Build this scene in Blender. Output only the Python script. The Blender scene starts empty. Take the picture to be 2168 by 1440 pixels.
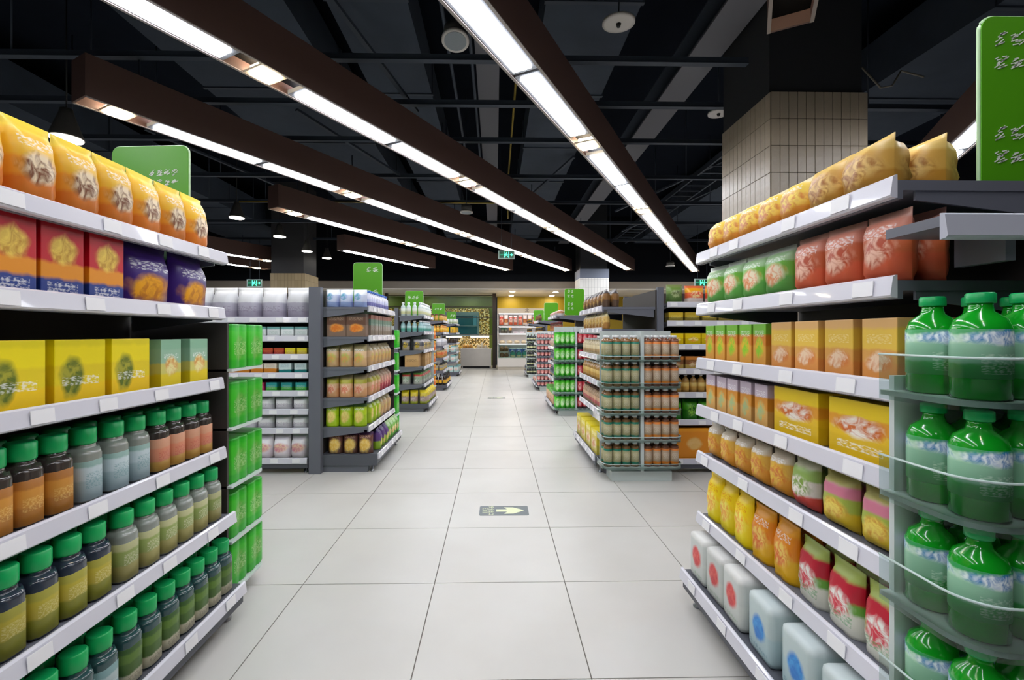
import bpy, bmesh, math, random
from mathutils import Vector, Matrix
random.seed(7)
R = math.radians
SC = bpy.context.scene
COL = SC.collection

# ------------------------------------------------------------------ camera, world, exposure
F, CX, HY, CAMH, PSI = 975.0, 1067.7, 707.0, 1.147, R(1.1)
cam = bpy.data.cameras.new('camera')
cam.sensor_width = 36.0
cam.lens = F / 2168 * 36.0
cam.shift_x = (1084 - CX) / 2168
cam.shift_y = (HY - 720) / 2168
cam.clip_start, cam.clip_end = 0.02, 100
camo = bpy.data.objects.new('camera', cam)
COL.objects.link(camo)
camo.location = (0, 0, CAMH)
camo.rotation_euler = (R(90), 0, -PSI)
SC.camera = camo
w = bpy.data.worlds.new('world'); SC.world = w; w.use_nodes = True
w.node_tree.nodes['Background'].inputs[0].default_value = (0.5, 0.55, 0.6, 1)
w.node_tree.nodes['Background'].inputs[1].default_value = 0.02
vs = SC.view_settings
vs.view_transform = 'Standard'; vs.look = 'None'; vs.gamma = 1; vs.use_curve_mapping = False
vs.exposure = 0.87
TUBE_POWER = 15.0      # emission of the fluorescent diffusers
SPOT_POWER = 20.0

# ------------------------------------------------------------------ helpers
def lin(c):
    if isinstance(c, str):
        c = c.lstrip('#'); c = tuple(int(c[i:i+2], 16) / 255 for i in (0, 2, 4))
    return tuple((x / 12.92 if x <= .04045 else ((x + .055) / 1.055) ** 2.4) for x in c) + (1,)

_M = {}
def mat(name, col, rough=.5, metal=0., emit=None, power=0., coat=0., noise=0., nscale=40., bump=0., spec=.5):
    if name in _M: return _M[name]
    m = bpy.data.materials.new(name); m.use_nodes = True
    nt = m.node_tree; b = nt.nodes['Principled BSDF']
    b.inputs['Base Color'].default_value = lin(col)
    b.inputs['Roughness'].default_value = rough
    b.inputs['Metallic'].default_value = metal
    b.inputs['Coat Weight'].default_value = coat
    b.inputs['Specular IOR Level'].default_value = spec
    if emit:
        b.inputs['Emission Color'].default_value = lin(emit)
        b.inputs['Emission Strength'].default_value = power
    if noise or bump:
        tc = nt.nodes.new('ShaderNodeTexCoord'); nz = nt.nodes.new('ShaderNodeTexNoise')
        nz.inputs['Scale'].default_value = nscale; nz.inputs['Detail'].default_value = 4
        nt.links.new(tc.outputs['Object'], nz.inputs['Vector'])
        if noise:
            mr = nt.nodes.new('ShaderNodeMapRange')
            mr.inputs[3].default_value = 1 - noise; mr.inputs[4].default_value = 1 + noise
            nt.links.new(nz.outputs['Fac'], mr.inputs[0])
            mx = nt.nodes.new('ShaderNodeVectorMath'); mx.operation = 'SCALE'
            mx.inputs[0].default_value = lin(col)[:3]
            nt.links.new(mr.outputs[0], mx.inputs['Scale'])
            nt.links.new(mx.outputs[0], b.inputs['Base Color'])
        if bump:
            bp = nt.nodes.new('ShaderNodeBump'); bp.inputs['Strength'].default_value = bump; bp.inputs['Distance'].default_value = .01
            nt.links.new(nz.outputs['Fac'], bp.inputs['Height'])
            nt.links.new(bp.outputs[0], b.inputs['Normal'])
    _M[name] = m
    return m

def print_mat(name, bands, pic=None, text=None, text_col='ffffff', rough=.38, warp=.05):
    """Printed packaging: horizontal colour bands [(z, colour)...], an optional picture
    (cx, cz, rx, rz, colour a, colour b) and rows of unreadable small print [(z0, z1)...]."""
    if name in _M: return _M[name]
    m = bpy.data.materials.new(name); m.use_nodes = True
    nt = m.node_tree; N = nt.nodes; L = nt.links; b = N['Principled BSDF']
    b.inputs['Roughness'].default_value = rough
    tc = N.new('ShaderNodeTexCoord')
    sep = N.new('ShaderNodeSeparateXYZ'); L.new(tc.outputs['Generated'], sep.inputs[0])
    nz = N.new('ShaderNodeTexNoise'); nz.inputs['Scale'].default_value = 3.2; nz.inputs['Detail'].default_value = 2
    L.new(tc.outputs['Generated'], nz.inputs['Vector'])
    ad = N.new('ShaderNodeMath'); ad.operation = 'MULTIPLY_ADD'
    ad.inputs[1].default_value = warp * 2; L.new(nz.outputs['Fac'], ad.inputs[0]); L.new(sep.outputs['Z'], ad.inputs[2])
    sb = N.new('ShaderNodeMath'); sb.operation = 'SUBTRACT'; sb.inputs[1].default_value = warp; L.new(ad.outputs[0], sb.inputs[0])
    cr = N.new('ShaderNodeValToRGB'); L.new(sb.outputs[0], cr.inputs[0])
    el = cr.color_ramp.elements
    first = True
    prev = None
    pts = []
    for z, c in bands:
        if prev is not None: pts.append((max(0, z - .025), prev))
        pts.append((z + (.025 if prev is not None else 0), c)); prev = c
    while len(el) > 1: el.remove(el[0])
    el[0].position = pts[0][0]; el[0].color = lin(pts[0][1])
    for z, c in pts[1:]:
        e = el.new(min(1, z)); e.color = lin(c)
    out = cr.outputs[0]
    def mix(fac, a_socket, colour=None, c_socket=None):
        mx = N.new('ShaderNodeMix'); mx.data_type = 'RGBA'
        L.new(fac, mx.inputs[0]); L.new(a_socket, mx.inputs[6])
        if c_socket: L.new(c_socket, mx.inputs[7])
        else: mx.inputs[7].default_value = lin(colour)
        return mx.outputs[2]
    def math_(op, a, bb=None, c=None):
        n = N.new('ShaderNodeMath'); n.operation = op
        for i, v in enumerate((a, bb, c)):
            if v is None: continue
            if isinstance(v, (int, float)): n.inputs[i].default_value = v
            else: L.new(v, n.inputs[i])
        return n.outputs[0]
    if pic:
        cx, cz, rx, rz, ca, cb = pic
        dx = math_('DIVIDE', math_('SUBTRACT', sep.outputs['X'], cx), rx)
        dz = math_('DIVIDE', math_('SUBTRACT', sep.outputs['Z'], cz), rz)
        d = math_('SQRT', math_('ADD', math_('MULTIPLY', dx, dx), math_('MULTIPLY', dz, dz)))
        d = math_('ADD', d, math_('MULTIPLY', math_('SUBTRACT', nz.outputs['Fac'], .5), .8))
        k = N.new('ShaderNodeMapRange'); k.inputs[1].default_value = .72; k.inputs[2].default_value = 1.15
        k.inputs[3].default_value = 1; k.inputs[4].default_value = 0; L.new(d, k.inputs[0])
        vo = N.new('ShaderNodeTexNoise'); vo.inputs['Scale'].default_value = 5.5; vo.inputs['Detail'].default_value = 3; vo.inputs['Distortion'].default_value = 1.2; L.new(tc.outputs['Generated'], vo.inputs['Vector'])
        pr = N.new('ShaderNodeMapRange'); pr.inputs[1].default_value = .38; pr.inputs[2].default_value = .62; L.new(vo.outputs['Fac'], pr.inputs[0])
        pm = N.new('ShaderNodeMix'); pm.data_type = 'RGBA'; L.new(pr.outputs[0], pm.inputs[0])
        pm.inputs[6].default_value = lin(ca); pm.inputs[7].default_value = lin(cb)
        out = mix(k.outputs[0], out, c_socket=pm.outputs[2])
    if text:
        mp = N.new('ShaderNodeMapping'); mp.inputs['Scale'].default_value = (13, 1, 34); L.new(tc.outputs['Generated'], mp.inputs[0])
        n2 = N.new('ShaderNodeTexNoise'); n2.inputs['Scale'].default_value = 1.0; n2.inputs['Detail'].default_value = 1; L.new(mp.outputs[0], n2.inputs['Vector'])
        tr_ = N.new('ShaderNodeMapRange'); tr_.inputs[1].default_value = .44; tr_.inputs[2].default_value = .62; tr_.inputs[4].default_value = .6
        L.new(n2.outputs['Fac'], tr_.inputs[0]); t = tr_.outputs[0]
        ex = math_('COMPARE', sep.outputs['X'], .5, .36)
        for z0, z1 in text:
            bd = math_('COMPARE', sep.outputs['Z'], (z0 + z1) / 2, (z1 - z0) / 2)
            out = mix(math_('MULTIPLY', math_('MULTIPLY', bd, ex), t), out, text_col)
    oi = N.new('ShaderNodeObjectInfo')
    hs = N.new('ShaderNodeHueSaturation')
    mr = N.new('ShaderNodeMapRange'); mr.inputs[3].default_value = .88; mr.inputs[4].default_value = 1.1
    L.new(oi.outputs['Random'], mr.inputs[0]); L.new(mr.outputs[0], hs.inputs['Value'])
    hs.inputs['Saturation'].default_value = 1.0
    L.new(out, hs.inputs['Color']); L.new(hs.outputs[0], b.inputs['Base Color'])
    _M[name] = m
    return m

class MB:
    """collects shapes into one bmesh"""
    def __init__(self): self.bm = bmesh.new(); self.mi = 0
    def _tag(self, geom):
        for f in geom:
            f.material_index = self.mi
    def box(self, x0, x1, y0, y1, z0, z1, M=None, bevel=0.):
        co = [(x0,y0,z0),(x1,y0,z0),(x1,y1,z0),(x0,y1,z0),(x0,y0,z1),(x1,y0,z1),(x1,y1,z1),(x0,y1,z1)]
        v = [self.bm.verts.new(Vector(c) if M is None else M @ Vector(c)) for c in co]
        fs = [self.bm.faces.new([v[i] for i in q]) for q in ((3,2,1,0),(4,5,6,7),(0,1,5,4),(1,2,6,5),(2,3,7,6),(3,0,4,7))]
        self._tag(fs)
        if bevel:
            es = {e for f in fs for e in f.edges}
            r = bmesh.ops.bevel(self.bm, geom=list(es), offset=bevel, segments=2, affect='EDGES', profile=.6)
            self._tag(r['faces'])
        return self
    def bar(self, a, b, t, t2=None, up=(0,0,1)):
        a, b = Vector(a), Vector(b); d = (b - a); l = d.length; d.normalize()
        u = Vector(up)
        if abs(d.dot(u)) > .99: u = Vector((1,0,0))
        s = d.cross(u).normalized(); u = s.cross(d)
        M = Matrix((( s.x, d.x, u.x, a.x),(s.y, d.y, u.y, a.y),(s.z, d.z, u.z, a.z),(0,0,0,1)))
        t2 = t2 or t
        return self.box(-t/2, t/2, 0, l, -t2/2, t2/2, M)
    def tube(self, pts, r, seg=8):
        rings = []
        pts = [Vector(p) for p in pts]
        for i, p in enumerate(pts):
            d = (pts[min(i+1, len(pts)-1)] - pts[max(i-1, 0)]).normalized()
            u = Vector((0,0,1)) if abs(d.z) < .95 else Vector((1,0,0))
            s = d.cross(u).normalized(); u = s.cross(d)
            rings.append([self.bm.verts.new(p + (s*math.cos(k*2*math.pi/seg) + u*math.sin(k*2*math.pi/seg))*r) for k in range(seg)])
        fs = []
        for A, B in zip(rings, rings[1:]):
            for k in range(seg): fs.append(self.bm.faces.new((A[k], A[(k+1)%seg], B[(k+1)%seg], B[k])))
        fs.append(self.bm.faces.new(rings[0][::-1])); fs.append(self.bm.faces.new(rings[-1]))
        for f in fs[:-2]: f.smooth = True
        self._tag(fs); return self
    def lathe(self, prof, seg=16, c=(0,0), sq=0., M=None):
        """prof [(r, z)...] from bottom to top; sq>0 squares the section"""
        rings = []
        for r, z in prof:
            ring = []
            for k in range(seg):
                a = (k + .5) * 2 * math.pi / seg
                ca, sa = math.cos(a), math.sin(a)
                f = 1.0
                if sq: f = (abs(ca) ** (2 + sq) + abs(sa) ** (2 + sq)) ** (-1 / (2 + sq))
                p = Vector((c[0] + r*f*ca, c[1] + r*f*sa, z))
                ring.append(self.bm.verts.new(p if M is None else M @ p))
            rings.append(ring)
        fs = []
        for A, B in zip(rings, rings[1:]):
            for k in range(seg):
                f = self.bm.faces.new((A[k], A[(k+1)%seg], B[(k+1)%seg], B[k])); f.smooth = True; fs.append(f)
        fs.append(self.bm.faces.new(rings[0][::-1])); fs.append(self.bm.faces.new(rings[-1]))
        self._tag(fs); return self
    def prism(self, poly, z0, z1, M=None):
        """poly in xy, extruded along z"""
        A = [self.bm.verts.new(Vector((x,y,z0)) if M is None else M @ Vector((x,y,z0))) for x, y in poly]
        B = [self.bm.verts.new(Vector((x,y,z1)) if M is None else M @ Vector((x,y,z1))) for x, y in poly]
        n = len(poly)
        fs = [self.bm.faces.new(A[::-1]), self.bm.faces.new(B)]
        for k in range(n): fs.append(self.bm.faces.new((A[k], A[(k+1)%n], B[(k+1)%n], B[k])))
        self._tag(fs); return self
    def mesh(self, name, *mats):
        bmesh.ops.recalc_face_normals(self.bm, faces=self.bm.faces)
        me = bpy.data.meshes.new(name); self.bm.to_mesh(me); self.bm.free()
        for m in mats: me.materials.append(m)
        return me

def link(name, data, parent=None, loc=None, rot=None):
    o = bpy.data.objects.new(name, data); COL.objects.link(o)
    if parent is not None: o.parent = parent
    if loc is not None: o.location = loc
    if rot is not None: o.rotation_euler = (0, 0, rot) if isinstance(rot, (int, float)) else rot
    return o
def tag(o, label, cat, group=None):
    o['label'] = label; o['category'] = cat
    if group: o['group'] = group
    return o
def thing(name, label, cat, loc=(0,0,0), rot=0., group=None):
    return tag(link(name, None, None, loc, rot), label, cat, group)
def struct(name, me, label, loc=None, parent=None, rot=None):
    o = link(name, me, parent, loc, rot)
    if parent is None: o['kind'] = 'structure'; o['label'] = label
    return o
RX90 = Matrix.Rotation(R(90), 4, 'X')          # xy polygon -> xz plane (z axis -> -y)

def text_mesh(body, size, depth, m, align='CENTER'):
    cu = bpy.data.curves.new('lettering', 'FONT'); cu.body = body; cu.size = size; cu.extrude = depth
    cu.align_x = align; cu.align_y = 'CENTER'; cu.resolution_u = 3
    ob = bpy.data.objects.new('lettering', cu); COL.objects.link(ob)
    dg = bpy.context.evaluated_depsgraph_get()
    me = bpy.data.meshes.new_from_object(ob.evaluated_get(dg))
    bpy.data.objects.remove(ob); bpy.data.curves.remove(cu)
    me.materials.clear(); me.materials.append(m)
    return me

# ------------------------------------------------------------------ common materials
M_GREY = mat('gondola grey paint', '686a74', .45)
M_DGREY = mat('gondola dark grey paint', '55575f', .5)
M_BACK = mat('gondola back panel', '3a3532', .6)
M_RAIL = mat('lilac white price rail', 'd9d8e2', .25, coat=.3)
M_TAG = mat('white price card', 'f2f1f4', .4)
M_TAGP = mat('price card print', 'b9a9b4', .5)
M_STEEL = mat('steel', 'a9acb2', .3, metal=.9)
M_FOOT = mat('white plastic foot', 'd0d0d0', .5)
M_WHITE = mat('white plastic', 'eceae6', .4)
M_BLACK = mat('black', '0c0d10', .6)
M_SIGN = mat('leaf green sign acrylic', '53a012', .3)
M_SIGNEDGE = mat('pale sign edge', 'bfe0b0', .3)
M_LETTER = mat('white sign lettering', 'f0f5ea', .4)
M_RACK = mat('pale grey green rack enamel', 'cdd6d4', .4)
M_BROWN = mat('dark brown trough paint', '5a423c', .6)
M_TROUGHIN = mat('trough inside', '0c0a0a', .8, spec=.1)
M_RIM = mat('lamp rim', '8f8580', .4)
M_TUBE = mat('fluorescent diffuser', 'ffffff', .5, emit='f2f6ff', power=TUBE_POWER)
M_SPOT = mat('warm spotlight lens', 'ffffff', .5, emit='ffeccb', power=SPOT_POWER)
M_CEIL = mat('near black ceiling paint', '101620', .85, noise=.3, nscale=2, spec=.1)
M_DUCT = mat('dark grey foil duct', '3b434f', .75, noise=.25, nscale=3, bump=.6, spec=.25)
M_RAILD = mat('dark ceiling steel', '3a414c', .6, spec=.3)
M_YPIPE = mat('mustard gas pipe', '8a7424', .5)

def acrylic(name, tint, gloss=.10):
    if name in _M: return _M[name]
    m = bpy.data.materials.new(name); m.use_nodes = True; nt = m.node_tree
    nt.nodes.remove(nt.nodes['Principled BSDF'])
    tr = nt.nodes.new('ShaderNodeBsdfTransparent'); tr.inputs[0].default_value = lin(tint)
    gl = nt.nodes.new('ShaderNodeBsdfGlossy'); gl.inputs['Roughness'].default_value = .12; gl.inputs[0].default_value = (.9,.95,.95,1)
    mx = nt.nodes.new('ShaderNodeMixShader'); fr = nt.nodes.new('ShaderNodeFresnel'); fr.inputs[0].default_value = 1.45
    ad = nt.nodes.new('ShaderNodeMath'); ad.operation = 'MULTIPLY'; ad.inputs[1].default_value = gloss; nt.links.new(fr.outputs[0], ad.inputs[0])
    nt.links.new(ad.outputs[0], mx.inputs[0]); nt.links.new(tr.outputs[0], mx.inputs[1]); nt.links.new(gl.outputs[0], mx.inputs[2])
    nt.links.new(mx.outputs[0], nt.nodes['Material Output'].inputs[0])
    _M[name] = m
    return m
M_ACR = acrylic('clear acrylic', 'd2e2de', 1.6)
M_GLASS = acrylic('shop glass', 'e6efe8', .35)

# ------------------------------------------------------------------ floor of separate tiles
def floor_tile_mat():
    m = mat('polished cream tile', 'd3cec4', .33, spec=.38)
    nt = m.node_tree; b = nt.nodes['Principled BSDF']
    tc = nt.nodes.new('ShaderNodeNewGeometry'); nz = nt.nodes.new('ShaderNodeTexNoise'); nz.inputs['Scale'].default_value = 1.3; nz.inputs['Detail'].default_value = 6
    nt.links.new(tc.outputs['Position'], nz.inputs['Vector'])
    cr = nt.nodes.new('ShaderNodeValToRGB'); cr.color_ramp.elements[0].position = .3; cr.color_ramp.elements[1].position = .75
    cr.color_ramp.elements[0].color = lin('c6c3bd'); cr.color_ramp.elements[1].color = lin('d2d0cb')
    nt.links.new(nz.outputs['Fac'], cr.inputs[0]); nt.links.new(cr.outputs[0], b.inputs['Base Color'])
    n2 = nt.nodes.new('ShaderNodeTexNoise'); n2.inputs['Scale'].default_value = 5; n2.inputs['Detail'].default_value = 3
    nt.links.new(tc.outputs['Position'], n2.inputs['Vector'])
    mr = nt.nodes.new('ShaderNodeMapRange'); mr.inputs[3].default_value = .26; mr.inputs[4].default_value = .40
    nt.links.new(n2.outputs['Fac'], mr.inputs[0]); nt.links.new(mr.outputs[0], b.inputs['Roughness'])
    return m
M_TILE = floor_tile_mat()
M_GROUT = mat('dark floor joint', '77716a', .8)
floor = struct('floor', MB().box(-9.5, 9.5, -4, 18, -.06, -.004).mesh('floor', M_GROUT), 'cream tiled supermarket floor')
T = .6; TX0, TY0 = -.28, 1.525
g = .0022
tile_me = MB().box(-T/2+g, T/2-g, -T/2+g, T/2-g, -.004, 0).mesh('tile', M_TILE)
rest = MB()
for i in range(-16, 16):
    for j in range(-9, 28):
        x, y = TX0 + (i+.5)*T, TY0 + (j+.5)*T
        if abs(x) > 9.4 or y > 17.9: continue
        near = (.9 < y < 8.7 and abs(x - .02) < 1.9) or (1.9 < y < 4.0 and abs(x) < 3.2)
        if near: link('tile', tile_me, floor, (x, y, 0))
        else: rest.box(x-T/2+g, x+T/2-g, y-T/2+g, y+T/2-g, -.004, 0)
o = link('tile_field', rest.mesh('tile_field', M_TILE), floor); o['kind'] = 'stuff'

# ------------------------------------------------------------------ walls, ceiling, ducts
M_WALLD = mat('dark wall', '0f1218', .8, spec=.15)
struct('ceiling', MB().box(-9.5, 9.5, -4, 18, 4.75, 4.85).mesh('ceiling', M_CEIL), 'near black open ceiling slab')
struct('wall_left', MB().box(-9.6, -9.5, -4, 18, 0, 4.8).mesh('wall_left', M_WALLD), 'dark painted left side wall')
struct('wall_right', MB().box(9.5, 9.6, -4, 18, 0, 4.8).mesh('wall_right', M_WALLD), 'dark painted right side wall')
M_FASC = mat('taupe fascia paint', '8f857a', .7, noise=.06, nscale=3)
M_SOFF = mat('white soffit', 'e6e2dc', .7)
FY = 14.0
struct('wall_back', MB().box(-9.5, 9.5, 14.06, 14.2, 2.74, 4.75).mesh('wall_back', M_WALLD), 'black void wall above the shop fascia')
struct('trim_1', MB().box(-9.5, 9.5, FY, 14.3, 2.53, 2.745).mesh('trim_1', M_FASC), 'taupe fascia band over the shop fronts')
struct('trim_2', MB().box(-9.5, 9.5, FY+.02, 17.2, 2.505, 2.53).mesh('trim_2', M_SOFF), 'white soffit behind the fascia')
M_OLIVE = mat('mustard olive wall panel', 'a58a06', .55)
M_GREENW = mat('moss green wall', '566a14', .5)
wr = struct('wall_back_right', MB().box(.06, 9.5, 16.72, 16.8, 0, 2.53).mesh('wall_back_right', mat('joint', '3f3608', .7)), 'mustard olive back wall')
for i in range(5):
    x0 = .07 + i*1.7
    link('panel', MB().box(x0, x0+1.692, 16.70, 16.72, 0, 2.505).mesh('panel', M_OLIVE), wr)
def mosaic():
    m = bpy.data.materials.new('gold mosaic'); m.use_nodes = True; nt = m.node_tree; b = nt.nodes['Principled BSDF']
    tc = nt.nodes.new('ShaderNodeTexCoord'); vo = nt.nodes.new('ShaderNodeTexVoronoi'); vo.inputs['Scale'].default_value = 34; vo.inputs['Randomness'].default_value = .3
    nt.links.new(tc.outputs['Object'], vo.inputs['Vector'])
    sp = nt.nodes.new('ShaderNodeSeparateColor'); nt.links.new(vo.outputs['Color'], sp.inputs[0])
    cr = nt.nodes.new('ShaderNodeValToRGB'); cr.color_ramp.interpolation = 'CONSTANT'
    e = cr.color_ramp.elements; e[0].color = lin('4a3c12'); e[0].position = 0; e[1].position = .3; e[1].color = lin('c9a04a')
    for p, c in ((.5, 'f0dca0'), (.7, '8a6a22'), (.85, 'fff0c8')):
        k = e.new(p); k.color = lin(c)
    nt.links.new(sp.outputs[0], cr.inputs[0]); nt.links.new(cr.outputs[0], b.inputs['Base Color']); b.inputs['Roughness'].default_value = .3
    return m
M_MOS = mosaic()
wl = struct('wall_back_left', MB().box(-9.5, .0, 16.72, 16.8, 0, 2.53).mesh('wall_back_left', M_GREENW), 'moss green shop back wall with gold mosaic field')
link('mosaic_field', MB().box(-9.4, -.22, 16.70, 16.72, .0, 2.06).mesh('mosaic_field', M_MOS), wl)
# kitchen hatch window in the mosaic wall
win = struct('window_1', MB().box(-1.84, -.66, 16.66, 16.70, 1.12, 1.87).mesh('window_1', mat('window dark teal glass', '1f4650', .12, emit='2a6a80', power=.12)), 'blue tinted kitchen hatch window in the mosaic wall')
for a in ((-1.9,-1.84,1.06,1.93),(-.66,-.60,1.06,1.93),(-1.84,-.66,1.06,1.12),(-1.84,-.66,1.80,1.93),(-1.84,-.66,1.42,1.45)):
    link('window_frame', MB().box(a[0], a[1], 16.62, 16.70, a[2], a[3]).mesh('window_frame', mat('steel blue frame', '6d8796', .35, metal=.3)), win)
link('window_curtain', MB().box(-.80, -.68, 16.62, 16.66, 1.45, 1.78).mesh('window_curtain', mat('sky blue cloth', '4a8fb0', .7)), win)

# ducts and steel under the slab: each is its own piece
def duct(name, label, x0, x1, z0, z1, y0=-3, y1=13.9, m=M_DUCT, cat='duct'):
    mb = MB().box(x0, x1, y0, y1, z0, z1)
    r = tag(link(name, mb.mesh(name, m)), label, cat)
    y = y0 + .8
    fl = MB()
    me = MB().box(x0-.015, x1+.015, -.02, .02, z0-.015, z1).mesh('flange', M_RAILD)
    while y < y1:
        link('flange', me, r, (0, y, 0)); y += 1.5
    return r
duct('air_duct', 'wide ribbed dark air duct at far left of ceiling', -3.3, -1.78, 3.95, 4.4)
duct('air_duct', 'rumpled foil air duct above the left shelves', -1.40, -.73, 3.9, 4.3)
duct('air_duct', 'wide dark air duct just right of the aisle centre', .42, 1.22, 3.9, 4.3)
duct('air_duct', 'outermost dark air duct over the left wall side', -7.4, -5.6, 3.8, 4.3)
duct('air_duct', 'dark air duct beyond the tiled pillar', 4.2, 5.6, 3.9, 4.4)
def ibeam(name, label, x, z, wd=.16, h=.25):
    r = thing(name, label, 'steel beam', (x, 0, z))
    link('bottom_flange', MB().box(-wd, wd, -3, 14, 0, .02).mesh('bottom_flange', mat('mid grey beam paint', '6a6a70', .6, spec=.3)), r)
    link('web', MB().box(-.012, .012, -3, 14, .02, h).mesh('web', M_RAILD), r)
    link('top_flange', MB().box(-wd, wd, -3, 14, h, h+.02).mesh('top_flange', M_RAILD), r)
    return r
ibeam('steel_beam', 'grey steel beam running along the ceiling left of pillar', 2.08, 3.9)
ibeam('steel_beam', 'slim grey steel beam above the aisle centre', -.08, 3.92, .12)
def rail_x(y, z, x0, x1, label):
    r = thing('ceiling_rail', label, 'ceiling rail', (0, y, z), 0, 'dark cross rails hung below the ceiling')
    link('channel', MB().box(x0, x1, -.02, .02, 0, .05).box(x0, x1, -.03, .03, -.006, 0).mesh('channel', M_RAILD), r)
    x = x0 + .4
    me = MB().tube([(0,0,.05),(0,0,4.75-z)], .007, 6).mesh('hanger_rod', M_RAILD)
    while x < x1:
        if not any(a-.03 < x < b+.03 for a, b in ((-3.3,-1.78),(-1.4,-.73),(.42,1.22),(-7.4,-5.6),(4.2,5.6),(1.9,2.26),(-.22,.06))): link('hanger_rod', me, r, (x, 0, 0))
        x += 1.0
rl = [(3.98,'nearest cross rail spanning the ceiling over the first lights'),(4.75,'second cross rail hung from the dark ceiling'),(5.65,'third cross rail hung from the dark ceiling'),
      (6.95,'fourth cross rail hung from the dark ceiling'),(8.3,'fifth cross rail hung from the dark ceiling'),(9.8,'sixth cross rail hung from the dark ceiling'),(11.6,'farthest cross rail hung from the dark ceiling')]
for y, l in rl: rail_x(y, 3.5, -7.5, 2.2 if y < 4.7 else 6.5, l)
for i, (a, b, l) in enumerate([((-1.35,3.6,3.85),(-.85,5.0,3.55),'slanting dark strut above the left light trough'), ((-2.4,5.6,3.85),(-1.4,7.0,3.52),'slanting strut between the second and third troughs'),
        ((-.3,7.0,3.85),(.3,8.3,3.52),'slanting strut above the aisle centre'), ((1.2,7.0,3.85),(.5,8.3,3.52),'pale slanting strut right of the centre trough'),
        ((3.6,7.0,3.85),(2.3,8.8,3.5),'long slanting strut beside the tiled pillar'), ((-4.5,6.0,3.78),(-3.0,9.0,3.5),'long slanting strut over the left aisle'), ((4.1,8.5,3.85),(2.9,10.5,3.5),'farthest slanting strut right of centre')]):
    tag(link('ceiling_strut', MB().bar(a, b, .045, .03).mesh('ceiling_strut', M_RAILD)), l, 'strut')
tag(link('gas_pipe', MB().tube([(.20,1.5,3.62),(.20,7.4,3.62),(.20,7.4,3.0)], .012).mesh('gas_pipe', M_YPIPE)), 'thin mustard pipe running along the aisle ceiling', 'pipe')
tag(link('gas_pipe', MB().tube([(-4.4,8.0,3.42),(.0,8.0,3.42)], .012).mesh('gas_pipe', M_YPIPE)), 'thin mustard pipe running across behind the troughs', 'pipe')
tag(link('conduit', MB().tube([(-.42,1.5,3.7),(-.42,8.3,3.7)], .016).mesh('conduit', M_RAILD)), 'left of two thin grey conduits over the aisle', 'conduit')
tag(link('conduit', MB().tube([(-.22,1.5,3.7),(-.22,8.3,3.7)], .016).mesh('conduit', M_RAILD)), 'right of two thin grey conduits over the aisle', 'conduit')
for i in range(7):   # ladder tray to the right, seen beside the pillar
    pass
lt = thing('cable_ladder', 'dark cable ladder hung beside the tiled pillar', 'cable tray', (3.4, 5.2, 3.65))
for x in (-.2, .2): link('side_rail', MB().box(x-.015, x+.015, 0, 7.5, 0, .08).mesh('side_rail', M_RAILD), lt)
rung = MB().box(-.19, .19, -.015, .015, .01, .03).mesh('rung', M_RAILD)
for k in range(25): link('rung', rung, lt, (0, .15 + k*.3, 0))

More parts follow.
